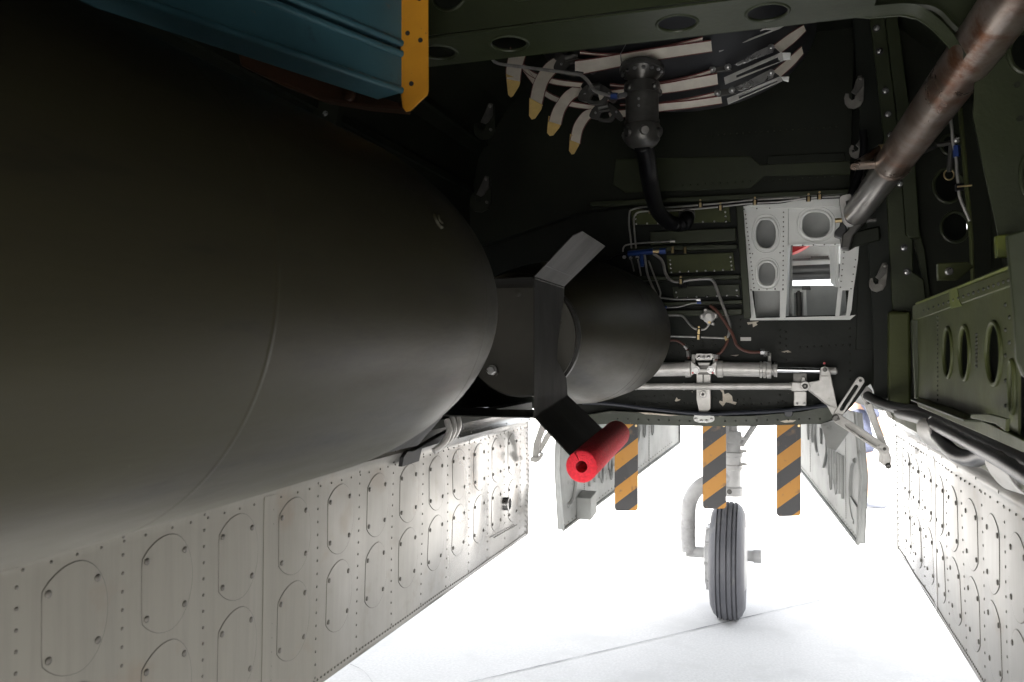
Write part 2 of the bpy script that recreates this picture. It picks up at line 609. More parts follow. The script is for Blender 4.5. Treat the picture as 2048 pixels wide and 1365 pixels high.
def GP(*pts):
    return [at(a, b, Z=0.0) for a, b in pts]


ja, jb = GP((880, 1380), (1790, 1166))
strip([ja.lerp(jb, k / 14) for k in range(15)], 0.0065, jit=0.9).obj('expansion_joint', JOINT, ground)
for cr in ([(700, 1330), (722, 1340), (735, 1352), (746, 1368)], [(1744, 1157), (1775, 1160), (1792, 1163), (1815, 1170), (1850, 1180)], [(1770, 1215), (1800, 1222), (1840, 1230)]):
    strip(GP(*cr), 0.004, jit=0.9).obj('crack', JOINT, ground)

# ================================================================== fuselage shell (roof, sides, aft end)
def hull(z):
    """half width of the rounded body at height z"""
    return 1.0 if z < 2.3 else 1.0 - 1.1 * (z - 2.3) ** 2


shell = thing('fuselage_shell', 'dark green painted skin and roof enclosing the bay', 'fuselage', (XC, 0, 1.4))
zs = [1.38, 1.60, 1.85, 2.10, 2.30, 2.50, 2.70, 2.88]
for sgn in (-1, 1):
    m = MB()
    prof = [(XC + sgn * hull(z), z) for z in zs]
    for (xa, za), (xb, zb) in zip(prof[:-1], prof[1:]):
        m.poly([(xa, -1.7, za), (xa, 3.6, za), (xb, 3.6, zb), (xb, -1.7, zb)], (sgn * 0.02, 0, 0.002))
    m.obj('side_skin', BLACKG, shell)
xt = hull(2.88)
MB().bb(XC - xt - .03, XC + xt + .03, -1.7, 3.6, 2.885, 2.92).obj('roof_skin', BLACKG, shell)
MB().bb(XC - 1.02, XC - .765, -1.7, 3.6, 1.370, 1.390).obj('belly_skin', DARKG, shell)
MB().bb(XC + .745, XC + 1.02, -1.7, 3.6, 1.370, 1.390).obj('belly_skin', DARKG, shell)
for sgn in (-1, 1):                            # unseen wing slabs added to shade the apron and nose doors
    MB().poly([(XC + sgn * 1.02, .9, 2.45), (XC + sgn * 1.02, 1.8, 2.62), (XC + sgn * 1.02, 3.0, 2.66), (XC + sgn * 1.02, 4.0, 2.5), (XC + sgn * 1.02, 3.0, 2.33), (XC + sgn * 1.02, 1.8, 2.38)], (sgn * 7, 0, .3)).obj('shade_wing', DARKG, shell)
MB().bb(XC - 1.02, XC + 1.02, -1.74, -1.705, 1.62, 2.92).obj('aft_shade_wall', BLACKG, shell)  # unseen, added high up to cut the light coming from aft
m = MB()                                       # stringers along the far side wall
for z in (1.55, 1.75, 1.95, 2.15, 2.35, 2.55):
    m.bb(XC - hull(z) + 0.001, XC - hull(z) + 0.022, -0.55, 3.4, z - .012, z + .012)
m.obj('stringer', BLACKG, shell)
bolt_me = MB().lathe([(0, .0085), (.004, .0085), (.0065, .006)], (0, 0, 0), IN, 8).mesh('bolt', STEEL)
for sgn, Yf in ((-1, 2.10), (-1, 1.2)):        # frames on the far side with a row of bolts
    pr = [(XC + sgn * (hull(z) - 0.002), z) for z in zs]
    pi = [(XC + sgn * (hull(z) - 0.085), z) for z in zs]
    fr = MB().poly([(x, Yf, z) for x, z in pr] + [(x, Yf, z) for x, z in pi[::-1]], (0, 0.03, 0)).obj('ring_frame', BLACKG, shell, bevel=.002)
    for k, z in enumerate([1.95, 2.05, 2.16, 2.22, 2.32, 2.38]):
        piece('bolt', bolt_me, fr, (XC + sgn * (hull(z) - 0.05), Yf - .001, z))

# nose section ahead of the bay, roof and sides of the wheel well
nose = thing('nose_section', 'pale grey wheel well seen through the opening in the bulkhead', 'wheel well', (XC, 4.6, 1.4))
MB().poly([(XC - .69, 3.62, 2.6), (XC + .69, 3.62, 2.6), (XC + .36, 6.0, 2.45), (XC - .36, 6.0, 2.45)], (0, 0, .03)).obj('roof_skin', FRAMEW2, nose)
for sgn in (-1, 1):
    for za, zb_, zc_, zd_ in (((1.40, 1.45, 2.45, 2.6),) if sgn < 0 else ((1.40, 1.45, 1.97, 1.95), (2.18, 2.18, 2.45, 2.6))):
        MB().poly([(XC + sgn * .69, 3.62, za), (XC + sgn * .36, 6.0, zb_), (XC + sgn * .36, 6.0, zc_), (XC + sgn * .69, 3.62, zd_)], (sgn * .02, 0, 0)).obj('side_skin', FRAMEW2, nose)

# ================================================================== forward bulkhead
bh = thing('forward_bulkhead', 'grubby dark green bulkhead closing the far end of the bay', 'bulkhead', (XC, YB, 1.4))
low_r = PY(YB, [(1640, 849), (1676, 838), (1705, 812), (1728, 780), (1742, 740), (1748, 690)])
low_l = [V((2 * XC - p.x, p.y, p.z)) for p in low_r[::-1]]
outline = low_r + [V((XC + .99, YB, 1.72)), V((XC + hull(2.5), YB, 2.5)), V((XC + hull(2.88), YB, 2.88)), V((XC - hull(2.88), YB, 2.88)), V((XC - hull(2.5), YB, 2.5)), V((XC - .99, YB, 1.72))] + low_l
opening = PY(YB, [(1494, 420), (1690, 404), (1710, 470), (1706, 560), (1694, 630), (1512, 634)])
MB().poly(outline, (0, .03, 0), [opening]).obj('web_plate', DARKG, bh)
# upper plate, nearer, darker: from the pipe ledge up to the roof
MB().poly(PY(YB - .07, [(820, 520), (1000, 480), (1160, 425), (1250, 412), (1480, 400), (1700, 388), (1712, 0), (1000, -80), (820, -80)]), (0, .06, 0)).obj('upper_plate', BLACKG, bh, bevel=.003)
MB().poly(PY(YB - .10, [(1180, 404), (1480, 389), (1696, 378), (1697, 387), (1480, 398), (1180, 413)]), (0, .03, 0)).obj('ledge_angle', OLIVE, bh, bevel=.002)
# pressed panel on the upper plate
for pts in ([(1232, 318), (1500, 312), (1520, 330), (1700, 322), (1702, 350), (1530, 352), (1500, 378), (1250, 386), (1225, 370)],):
    MB().poly(PY(YB - .075, pts), (0, .006, 0)).obj('pressed_panel', OLIVE, bh, bevel=.003)
MB().poly(PY(YB - .078, [(1534, 312), (1690, 305), (1692, 322), (1536, 330)]), (0, .006, 0)).obj('pressed_panel', BLACKG, bh, bevel=.003)
m = MB()
for k in range(22):
    m.rivet(at(1412 + k * 12.4, 272 - k * .85, Y=YB - .07), IN, .0035, .003)
    m.rivet(at(1350 + k * 15, 372 - k * .9, Y=YB - .082), IN, .003, .003)
m.obj('rivets', OLIVE, bh, kind='stuff')
# stiffened middle bay: screwed panels between hat stiffeners
scr_me = MB().lathe([(0, .0042), (.0022, .0042), (.0034, .0025)], (0, 0, 0), IN, 8).mesh('screw', STEEL)


def screwed_panel(pts, m, Y, n_bot, n_side, yy=0.012):
    q = PY(Y, pts)
    pn = MB().poly(q, (0, yy, 0)).obj('screwed_panel', m, bh, bevel=.0015)
    c = sum(q, V((0, 0, 0))) / 4
    tl, tr, br, bl = [p + (c - p) * 0.09 for p in q]
    for k in range(n_bot):
        t = k / (n_bot - 1)
        piece('screw', scr_me, pn, bl.lerp(br, t) - EY * .0005)
    for k in range(1, n_side):
        t = k / n_side
        piece('screw', scr_me, pn, br.lerp(tr, t) - EY * .0005)
        piece('screw', scr_me, pn, bl.lerp(tl, t) - EY * .0005)


screwed_panel([(1262, 420), (1459, 414), (1461, 444), (1264, 450)], OLIVE_L, YB - .03, 9, 3)
screwed_panel([(1333, 511), (1466, 505), (1470, 541), (1337, 547)], OLIVE_L, YB - .03, 8, 4)
screwed_panel([(1345, 574), (1478, 569), (1481, 592), (1348, 597)], OLIVE, YB - .02, 7, 2)
for a, b in (((1300, 464), (1472, 456, 26)), ((1262, 494), (1474, 489, 9)), ((1250, 554), (1480, 550, 8)), ((1310, 605), (1484, 600, 8)), ((1310, 622), (1484, 618, 12))):
    hgt = b[2]
    MB().poly(PY(YB - .045, [a, b[:2], (b[0], b[1] + hgt), (a[0], a[1] + hgt)]), (0, .045, 0)).obj('hat_stiffener', OLIVE, bh, bevel=.003)
MB().poly(PY(YB - .06, [(1472, 412), (1486, 411), (1502, 636), (1488, 637)]), (0, .06, 0)).obj('post_angle', OLIVE, bh, bevel=.002)
MB().poly(PY(YB - .02, [(1702, 392), (1752, 388), (1758, 640), (1748, 700), (1712, 700), (1716, 560)]), (0, .02, 0)).obj('corner_plate', DARKG, bh, bevel=.002)
for sg in (-1, 1):                             # outboard corners outside the door hinges
    MB().poly([V((XC + sg * .72, YB + .012, 1.392)), V((XC + sg * 1.0, YB + .012, 1.392)), V((XC + sg * 1.0, YB + .012, 1.8)), V((XC + sg * .66, YB + .012, 1.8))], (0, .012, 0)).obj('outboard_plate', DARKG, bh)
MB().poly(PY(YB + .034, [(1690, 560), (1810, 560), (1810, 805), (1752, 792), (1741, 768), (1722, 784), (1700, 700)]), (0, .01, 0)).obj('corner_skin', BLACKG, bh)
# lip along the lower edge
lip = PY(YB - .06, [(1150, 835), (1220, 822), (1300, 826), (1405, 833), (1500, 832), (1600, 824), (1660, 812), (1686, 812), (1676, 834), (1640, 848), (1500, 853), (1407, 853), (1250, 849), (1150, 849)])
MB().poly(lip, (0, .06, 0)).obj('lower_lip', LIPG, bh, bevel=.003)
MB().tube(curve(PY(YB - .07, [(1165, 806), (1220, 808), (1300, 818), (1405, 828), (1480, 826), (1560, 822), (1656, 811)]), 5), .008, 8).obj('rubber_seal', SEAL, bh)
m = MB()
for (x0, y0, x1, y1, n) in ((1255, 796, 1345, 790, 6), (1270, 808, 1400, 806, 9), (1290, 690, 1372, 689, 6), (1300, 706, 1372, 705, 6), (1425, 795, 1440, 800, 3), (1470, 812, 1590, 803, 8), (1475, 800, 1500, 798, 3),
                            (1560, 700, 1560, 660, 4), (1600, 695, 1700, 690, 8), (1572, 664, 1572, 720, 5), (1480, 640, 1480, 700, 5), (1235, 838, 1400, 843, 9), (1450, 843, 1640, 838, 10), (1700, 640, 1700, 760, 8), (1530, 642, 1690, 640, 14),
                            (1385, 683, 1425, 682, 3), (1385, 692, 1425, 692, 3), (1430, 690, 1440, 700, 2), (1560, 790, 1570, 815, 3), (1625, 800, 1650, 830, 3)):
    Yr = YB - .06 if y0 > 834 else YB
    for k in range(n):
        t = k / max(1, n - 1)
        m.rivet(at(x0 + (x1 - x0) * t, y0 + (y1 - y0) * t, Y=Yr), IN, .0042, .003)
m.obj('rivets', RIVETG, bh, kind='stuff')
for pts in ([(1440, 780), (1447, 781), (1449, 789), (1456.6, 786), (1464, 792.5), (1466, 803), (1474, 805), (1471, 810), (1461, 806.6), (1452, 805), (1445.6, 813.6), (1438, 805), (1439, 802), (1445.6, 803.4), (1445, 786)],
            [(1349.5, 802), (1353.4, 795), (1356, 799), (1361, 799.5), (1358, 802), (1352, 803.4)],
            [(1494, 645), (1518, 643), (1512, 646), (1515, 650), (1506, 655), (1505, 648), (1496, 650)],
            [(1562, 704), (1576, 701), (1583, 705), (1570, 706)], [(1460, 711), (1478, 710), (1472, 713)]):
    MB().poly(PY(YB - .001, pts), (0, .002, 0)).obj('bare_patch', PATCH, bh)
for pts in ([(1277, 825), (1300, 826), (1330, 829), (1357, 831), (1340, 832.5), (1310, 830), (1290, 829)], [(1430, 831), (1448, 831), (1440, 833)], [(1560, 843), (1575, 840), (1592, 841), (1586, 845), (1570, 846)], [(1566, 823), (1572, 823), (1570, 827)]):
    MB().poly(PY(YB - .0615, pts), (0, .002, 0)).obj('bare_patch', PATCH, bh)
MB().lathe([(0, .017), (.006, .015)], at(1577, 826, Y=YB - .06), IN, 16).obj('grommet', SEAL, bh)

# ================================================================== pale frame round the opening
YF = YB - .035
wf = thing('opening_surround', 'pale grey riveted frame with flanged oval holes round the bulkhead opening', 'frame', at(1600, 640, Y=YF))


def pxhole(cx, cy, a, b, cut, Y, n=32, k=2.6):
    out = []
    for j in range(n):
        gg = 2 * math.pi * j / n
        c, s = math.cos(gg), math.sin(gg)
        x = math.copysign(abs(c) ** (2 / k), c) * a
        y = math.copysign(abs(s) ** (2 / 1.9), s) * b
        x = max(-a * cut, min(a * cut, x))
        out.append(at(cx + x, cy + y, Y=Y))
    return out


def flanged_plate(name, pts, holes, Y, m, par, rim=.006, th=.006):
    hl = [pxhole(*h, Y) for h in holes]
    o = MB().poly(PY(Y, pts), (0, th, 0), hl).obj(name, m, par)
    for h in hl:
        c = sum(h, V((0, 0, 0))) / len(h)
        big = [c + (p - c) * 1.0 + EY * .002 for p in h]
        MB().tube(big, rim, 8, closed=True).obj('hole_flange', m, o)
        MB().tube([c + (p - c) * 1.24 - EY * .0002 for p in h], rim * .35, 6, closed=True).obj('bead', m, o)
    return o


up = flanged_plate('upright', [(1485, 413), (1577, 411), (1574, 583), (1571, 637), (1560, 637), (1560, 582), (1504, 582), (1512, 637), (1502, 637)], [(1532, 468, 23, 31, .98), (1534, 548, 20, 25, .98)], YF, FRAMEW, wf)
flanged_plate('top_panel', [(1577.5, 417), (1682, 413), (1680, 486), (1577, 487)], [(1632, 450, 32, 28, .96)], YF + .004, FRAMEW, wf)
MB().poly(PY(YF - .012, [(1486, 413), (1530, 404), (1600, 400), (1684, 394), (1684, 413), (1577, 416.5)]), (0, .02, 0)).obj('top_cap', FRAMEW, wf, bevel=.001)
MB().poly(PY(YF + .002, [(1577, 487), (1681, 484), (1681, 489), (1577, 491)]), (0, .03, 0)).obj('sill', FRAMEW, wf, bevel=.001)
MB().poly(PY(YF, [(1682, 480), (1719, 480), (1716, 520), (1707, 580), (1703, 620), (1698, 637), (1670, 638), (1676, 580), (1680, 540)]), (0, .008, 0), [PY(YF, [(1685, 581), (1698, 581), (1692, 631), (1679, 632)])]).obj('upright', FRAMEW, wf, label='narrow tapered upright with a long slot')
MB().poly(PY(YF + .03, [(1500, 637), (1700, 632), (1712, 630), (1700, 640), (1500, 641)]), (0, .01, 0)).obj('bottom_rail', FRAMEW, wf)
m = MB()
for x0, y0, x1, y1, n in ((1491, 430, 1508, 576, 18), (1567, 425, 1566, 580, 17), (1488, 419, 1565, 415, 4), (1502, 580, 1566, 578, 5), (1688, 505, 1681, 575, 7), (1711, 520, 1702, 578, 5), (1584, 492, 1670, 489, 5), (1505, 508, 1560, 506, 2)):
    for k in range(n):
        t = k / (n - 1)
        m.rivet(at(x0 + (x1 - x0) * t, y0 + (y1 - y0) * t, Y=YF), IN, .0030, .0022)
m.obj('rivets', RIVET, wf, kind='stuff')
# the pocket behind the upright (closed) and the wheel-well fittings seen through the opening
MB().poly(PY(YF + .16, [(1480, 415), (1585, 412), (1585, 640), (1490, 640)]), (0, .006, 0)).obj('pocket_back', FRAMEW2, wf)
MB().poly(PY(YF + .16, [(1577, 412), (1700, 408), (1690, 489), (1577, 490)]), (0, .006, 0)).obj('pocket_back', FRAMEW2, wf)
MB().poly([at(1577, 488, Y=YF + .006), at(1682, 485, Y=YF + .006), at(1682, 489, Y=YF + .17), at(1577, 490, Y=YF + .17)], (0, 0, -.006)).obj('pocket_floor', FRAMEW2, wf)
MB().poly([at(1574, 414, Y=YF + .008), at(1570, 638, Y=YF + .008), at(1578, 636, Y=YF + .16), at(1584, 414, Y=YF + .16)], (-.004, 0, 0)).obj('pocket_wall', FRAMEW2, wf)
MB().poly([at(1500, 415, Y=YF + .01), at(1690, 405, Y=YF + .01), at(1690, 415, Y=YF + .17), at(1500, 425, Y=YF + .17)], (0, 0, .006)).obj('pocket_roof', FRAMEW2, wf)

YW = 4.55
well = thing('well_partition', 'pale grey panel with shelf low in the bulkhead opening', 'panel', at(1620, 640, Y=3.9))
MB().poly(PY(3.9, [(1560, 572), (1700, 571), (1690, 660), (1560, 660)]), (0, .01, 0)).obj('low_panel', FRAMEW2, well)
MB().poly(PY(3.84, [(1580, 578), (1612, 577), (1615, 635), (1608, 635), (1606, 584), (1588, 585), (1588, 636), (1582, 636)]), (0, .05, 0)).obj('bracket', FRAMEW, well, bevel=.002)
MB().tube([at(1597, 582, Y=3.85), at(1599, 636, Y=3.85)], .012, 10).obj('roller', GUN, well)
MB().poly(PY(3.83, [(1604, 572), (1620, 572), (1622, 580), (1604, 580)]), (0, .03, 0)).obj('catch', GUN, well, bevel=.002)
back = thing('well_bulkhead', 'pale upper wall deep inside the nose wheel well', 'wall panel', at(1620, 500, Y=YW))
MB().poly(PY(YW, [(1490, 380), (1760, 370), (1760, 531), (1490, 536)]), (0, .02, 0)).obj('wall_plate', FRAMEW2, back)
MB().poly(PY(YW - .03, [(1560, 519), (1665, 515), (1665, 519), (1560, 523)]), (0, .03, 0)).obj('rail', GREYT, back)
MB().poly(PY(YW - .06, [(1622, 513), (1657, 512), (1657, 519), (1622, 520)]), (0, .03, 0)).obj('block', GUN, back)
sidew = MB().poly([at(1658, 486, Y=3.75), at(1672, 486, Y=3.60), at(1672, 575, Y=3.60), at(1661, 566, Y=3.75)], (.01, 0, 0)).obj('wheel_well_gusset', FRAMEW, None)
tag(sidew, 'pale riveted gusset along the near side of the bulkhead opening', 'gusset')
for k, yy in enumerate((540, 552)):
    t = MB().tube([at(1530, yy + 3, Y=4.2), at(1680, yy - 3, Y=4.2)], .022, 14).obj('cross_tube', GREYT)
    tag(t, 'grey cross tube in the wheel well opening, ' + ('upper of two' if k == 0 else 'lower of two above bright gap'), 'tube', 'cross tubes in the wheel well')
red = MB()
pr = []
for a in range(13):
    t = a / 12
    pr.append((1560 + 62 * t, 511 - 24 * t ** 1.7))
red.poly(PY(4.3, pr + [(1622, 483), (1560, 483)]), (0, .12, 0))
tag(red.obj('warning_cover', REDP, None, bevel=.004), 'curved red cover hanging inside the pale bulkhead opening', 'cover')

# ================================================================== door actuating gear on the bulkhead
YA = YB - .085
xa, xb = EX, V((-1, 0, 0))


def cyl(par, name, p, q, prof, m, n=22):
    """prof: list of (t in px along p->q, radius m)"""
    p, q = V(p), V(q)
    return MB().lathe(prof, p, q - p, n).obj(name, m, par, ang=30)


for side in (0, 1):
    if side == 0:
        t = thing('door_jack', 'grey hydraulic door jack half hidden behind the far bomb', 'hydraulic jack', at(1300, 738, Y=YA), 'bomb door jacks')
        p, q, L = at(1396, 738, Y=YA), at(1180, 742, Y=YA), None
    else:
        t = thing('door_jack', 'grey hydraulic door jack with polished rod extended to the bell crank', 'hydraulic jack', at(1480, 738, Y=YA), 'bomb door jacks')
        p, q = at(1420, 738, Y=YA), at(1650, 742, Y=YA)
    d = (q - p).normalized()
    u = 1 / FPX * YA / .95
    cyl(t, 'barrel', p, q, [(.050, .0285), (.19, .0285)] if side else [(.050, .0285), (.30, .0285)], CAST)
    cyl(t, 'gland_ring', p, q, [(.026, .029), (.030, .034), (.050, .034), (.0505, .029)], CAST)
    if side:
        MB().lathe([(.190, .030), (.192, .033), (.199, .033), (.200, .028), (.203, .028), (.204, .033), (.213, .033), (.214, .029), (.217, .029), (.218, .034), (.234, .034), (.235, .022), (.243, .022), (.244, .028), (.256, .028), (.257, .014)], p, d, 22).obj('end_cap', CAST, t, ang=30)
        MB().lathe([(.25, .0125), (.447, .0125)], p, d, 16).obj('piston_rod', CHROME, t)
        MB().lathe([(.440, .0145), (.470, .0145), (.475, .010)], p, d, 14).obj('rod_eye', CAST, t)
        MB().tube(curve([p + d * .205 + V((0, -.034, .03)), p + d * .222 + V((0, -.04, .028)), p + d * .24 + V((0, -.036, .0)), p + d * .25 + V((0, -.03, -.024))], 4), .0011, 5).obj('lock_wire', STEEL, t)
        MB().tube([p + d * .228 + EZ * .03, p + d * .228 + EZ * .066], .006, 8).obj('port_elbow', CAST, t)
    # trunnion head at the centre
    MB().poly([p + d * .026 + EZ * .030 - EY * .02, p + d * .027 - EZ * .028 - EY * .02, p + d * .006 - EZ * .012 - EY * .02, p - d * .004 + EZ * .004 - EY * .02, p + d * .012 + EZ * .02 - EY * .02], (0, .035, 0)).obj('trunnion_lug', CAST, t, bevel=.002)
    MB().lathe([(0, .016), (.01, .016), (.0101, .011), (.016, .009)], p + d * .006 - EY * .02 - EZ * .004, IN, 16).obj('trunnion_pin', STEEL, t)
    MB().tube([p + d * .018 + EZ * .02, p + d * .018 + EZ * .058], .007, 8).obj('hose_port', CAST, t)

cb = thing('centre_bracket', 'pale grey upright bracket between the two door jacks', 'bracket', at(1407, 850, Y=YB))
MB().poly(PY(YA - .005, [(1392, 708), (1424, 708), (1427, 714), (1423, 721), (1393, 721), (1389, 714)]), (0, .06, 0)).obj('head_block', CAST, cb, bevel=.002)
for x in (1398, 1407, 1417):
    MB().lathe([(0, .0075), (.006, .0075), (.008, .004)], at(x, 715, Y=YA - .005), IN, 10).obj('bolt', STEEL, cb)
MB().poly(PY(YA + .01, [(1396, 729), (1420, 729), (1420, 750), (1396, 750)]), (0, .05, 0)).obj('yoke_block', GUN, cb, bevel=.002)
MB().poly(PY(YA - .002, [(1395, 726), (1420, 726), (1418, 731), (1398, 731)]), (0, .03, 0)).obj('yoke_cap', CAST, cb, bevel=.001)
MB().poly(PY(YA - .002, [(1395, 739), (1419, 739), (1418, 745), (1396, 745)]), (0, .03, 0)).obj('yoke_cap', CAST, cb, bevel=.001)
MB().poly(PY(YB - .045, [(1393, 746), (1421, 746), (1421, 818), (1415, 824), (1398, 824), (1393, 800)]), (0, .04, 0), [ell(at(1406, 789, Y=YB - .045), EX, EZ, .0045, .0045, 12)]).obj('web_strap', CAST, cb, bevel=.0015)
MB().lathe([(0, .0145), (.004, .0145), (.006, .0125), (.006, .006), (.001, .005)], at(1406, 789, Y=YB - .046), IN, 20, cap=False).obj('boss', CAST, cb)
MB().bar(at(1406.5, 748, Y=YB - .048), at(1406.5, 766, Y=YB - .048), .006, .006, EY).obj('rib', GUN, cb)
ft = MB().poly(curve(PY(YB - .068, [(1390, 829), (1407, 829), (1424, 829), (1429, 838), (1425, 844), (1415, 846), (1407, 846), (1395, 845), (1388, 840)]), 4, True), (0, .008, 0)).obj('foot_plate', FRAMEW, cb, bevel=.001)
xs_me = MB().lathe([(0, .0068), (.0022, .0066), (.0028, .005)], (0, 0, 0), IN, 14).mesh('screw', STEEL)
xr_me = MB().bb(-.0045, .0045, -.0034, -.0018, -.0009, .0009).bb(-.0009, .0009, -.0035, -.0018, -.0045, .0045).mesh('screw_slot', GUN, False)
for x, y in ((1392, 838.5), (1403, 842), (1413, 842.5), (1423, 839)):
    s_ = piece('screw', xs_me, cb, at(x, y, Y=YB - .068))
    piece('screw_slot', xr_me, s_, at(x, y, Y=YB - .068))
for x in (1386, 1426):
    MB().lathe([(0, .004), (.012, .004)], at(x, 746, Y=YA - .02), IN, 8).obj('red_mark', REDP, cb)

tq = thing('torque_tube', 'long pale torque tube running across below the door jacks', 'tube', at(1400, 774, Y=YA + .01))
MB().tube([at(1100, 774, Y=YA + .01), at(1590, 773, Y=YA + .01)], .0135, 14).obj('tube', CAST, tq)
for x in (1270, 1366, 1386, 1579):
    MB().lathe([(0, .0150), (.006, .0150)], at(x, 774 - (x - 1100) / 500, Y=YA + .01), EX, 14).obj('collar', CAST, tq)
for x0, x1, y0, y1 in ((1583, 1608, 765, 783), (1588, 1613, 783, 812)):
    MB().poly(PY(YA - .01, [(x0, y0), (x1, y0), (x1, y1), (x0, y1)]), (0, .05, 0)).obj('end_bearing', CAST, tq, bevel=.003)
for x in (1594, 1609):
    MB().lathe([(0, .005), (.006, .005), (.008, .002)], at(x, 808, Y=YA - .012), IN, 8).obj('bolt', STEEL, tq)
MB().poly(PY(YA, [(1604, 755), (1609, 755), (1612, 768), (1602, 768)]), (0, .02, 0)).obj('stop_pin', CAST, tq, bevel=.001)
MB().poly(PY(YA + .03, [(1586, 736), (1614, 736), (1614, 765), (1586, 765)]), (0, .03, 0)).obj('hanger', GUN, tq, bevel=.002)

bc = thing('bell_crank', 'pale triangular bell crank hinged at the end of the torque tube', 'lever', at(1610, 773, Y=YA - .02))
pl = [(1640.4, 742), (1642, 736), (1649.7, 732.5), (1657, 736), (1659.7, 742.6), (1674.6, 818), (1673, 832), (1665, 831), (1654, 811), (1617.5, 781), (1617.5, 765.5), (1639.5, 761)]
MB().poly(PY(YA - .025, pl), (0, .012, 0)).obj('plate', CAST, bc, bevel=.0015)
MB().tube(PY(YA - .026, [(1617.5, 766), (1639.5, 762), (1641, 744), (1649.7, 733), (1659, 744), (1674, 817), (1655, 811), (1617.5, 781)]), .0024, 6, closed=True).obj('edge_flange', CAST, bc)
MB().tube(PY(YA - .026, [(1640, 753), (1660, 753)]), .0018, 6).obj('bead', CAST, bc)
MB().lathe([(0, .0185), (.016, .0185), (.018, .0165), (.018, .011), (.004, .011)], at(1609.6, 772.5, Y=YA - .02), IN, 22, cap=False).obj('hub_ring', CAST, bc)
MB().lathe([(0, .010), (.012, .010), (.016, .005)], at(1609.6, 772.5, Y=YA - .02), IN, 8).obj('hub_bolt', GUN, bc)
MB().lathe([(0, .0085), (.006, .0085), (.0062, .005), (.009, .004)], at(1649.7, 740, Y=YA - .026), IN, 14).obj('pin', GUN, bc)
MB().lathe([(0, .0045), (.012, .0045)], at(1648.5, 727, Y=YA), IN, 8).obj('red_mark', REDP, bc)
MB().lathe([(0, .014), (.04, .014), (.044, .010)], at(1671, 835, Y=YA - .01), IN, 12).obj('clevis_pin', GUN, bc)


def link(name, label, cat, p, q, wd, th, slot=True, m=CAST, group=None, taper=1.0):
    t = thing(name, label, cat, p, group)
    d = (q - p).normalized()
    up = d.cross(EY).normalized()
    a, b = wd / 2, wd / 2 * taper
    L = (q - p).length
    outl = []
    for k in range(9):
        g_ = math.pi / 2 + math.pi * k / 8
        outl.append(p + d * math.cos(g_) * a + up * math.sin(g_) * a)
    for k in range(9):
        g_ = -math.pi / 2 + math.pi * k / 8
        outl.append(q + d * math.cos(g_) * b + up * math.sin(g_) * b)
    holes = []
    if slot:
        h = []
        for k in range(7):
            g_ = math.pi / 2 + math.pi * k / 6
            h.append(p + d * (L * .22 + math.cos(g_) * a * .5) + up * math.sin(g_) * a * .5)
        for k in range(7):
            g_ = -math.pi / 2 + math.pi * k / 6
            h.append(q - d * (L * .16 - math.cos(g_) * b * .5) + up * math.sin(g_) * b * .5)
        if slot == 'groove':
            MB().poly([x + EY * .004 for x in h], (0, .002, 0)).obj('groove_floor', m, t)
        holes = [h]
    MB().poly([x - EY * th / 2 for x in outl], (0, th, 0), [[x - EY * th / 2 for x in hh] for hh in holes]).obj('arm', m, t, bevel=.002)
    for c in (p, q):
        MB().lathe([(0, .0055), (th / 2 + .006, .0055), (th / 2 + .008, .003)], c, IN, 10).obj('pivot_bolt', GUN, t)
    return t


Yl = YA - .03
link('slotted_link', 'slotted pale link rising from the bell crank to the bay corner', 'link', at(1673, 834, Y=Yl), at(1720, 762, Y=Yl), .030, .014)
link('door_link', 'grooved pale link from the bell crank down to the bare metal door', 'link', at(1676, 838, Y=Yl - .015), at(1768, 898, Y=Yl - .06), .036, .016, 'groove')
br_ = thing('door_strut', 'long pale arm from the bay corner down to the door edge', 'arm', at(1778, 932, Y=3.34))
MB().poly(PY(3.36, [(1722, 792), (1734, 772), (1745, 783), (1742, 802), (1783, 915), (1782, 932), (1774, 937), (1766, 930), (1765, 905)]), (0, .02, 0)).obj('arm', CAST, br_, bevel=.003)
MB().poly(PY(3.37, [(1752, 893), (1770, 908), (1768, 932), (1757, 924), (1759, 908)]), (0, .03, 0)).obj('foot_lug', CAST, br_, bevel=.002)
MB().lathe([(0, .011), (.012, .011), (.016, .006)], at(1776, 932, Y=3.36), IN, 10).obj('pivot_bolt', GUN, br_)
MB().tube([at(1735, 806, Y=3.35), at(1737, 809, Y=3.35)], .008, 8).obj('pin', GUN, br_)
br2 = thing('door_strut', 'pale forked arm at the far edge of the riveted door beside the bomb', 'arm', at(1068, 920, Y=3.36))
MB().poly(PY(3.36, [(1064, 922), (1074, 922), (1081, 880), (1093, 852), (1108, 836), (1098, 836), (1080, 848), (1066, 890)]), (0, .02, 0)).obj('arm', CAST, br2, bevel=.002)
MB().poly(PY(3.38, [(1074, 905), (1080, 908), (1104, 868), (1118, 850), (1110, 846), (1088, 872)]), (0, .016, 0)).obj('fork', CAST, br2, bevel=.002)
MB().poly(PY(3.35, [(1060, 915), (1076, 915), (1082, 905), (1085, 910), (1078, 922), (1072, 926), (1060, 923)]), (0, .03, 0)).obj('foot_lug', CAST, br2, bevel=.002)

# ================================================================== pipes on the bulkhead
YP = YB - .13


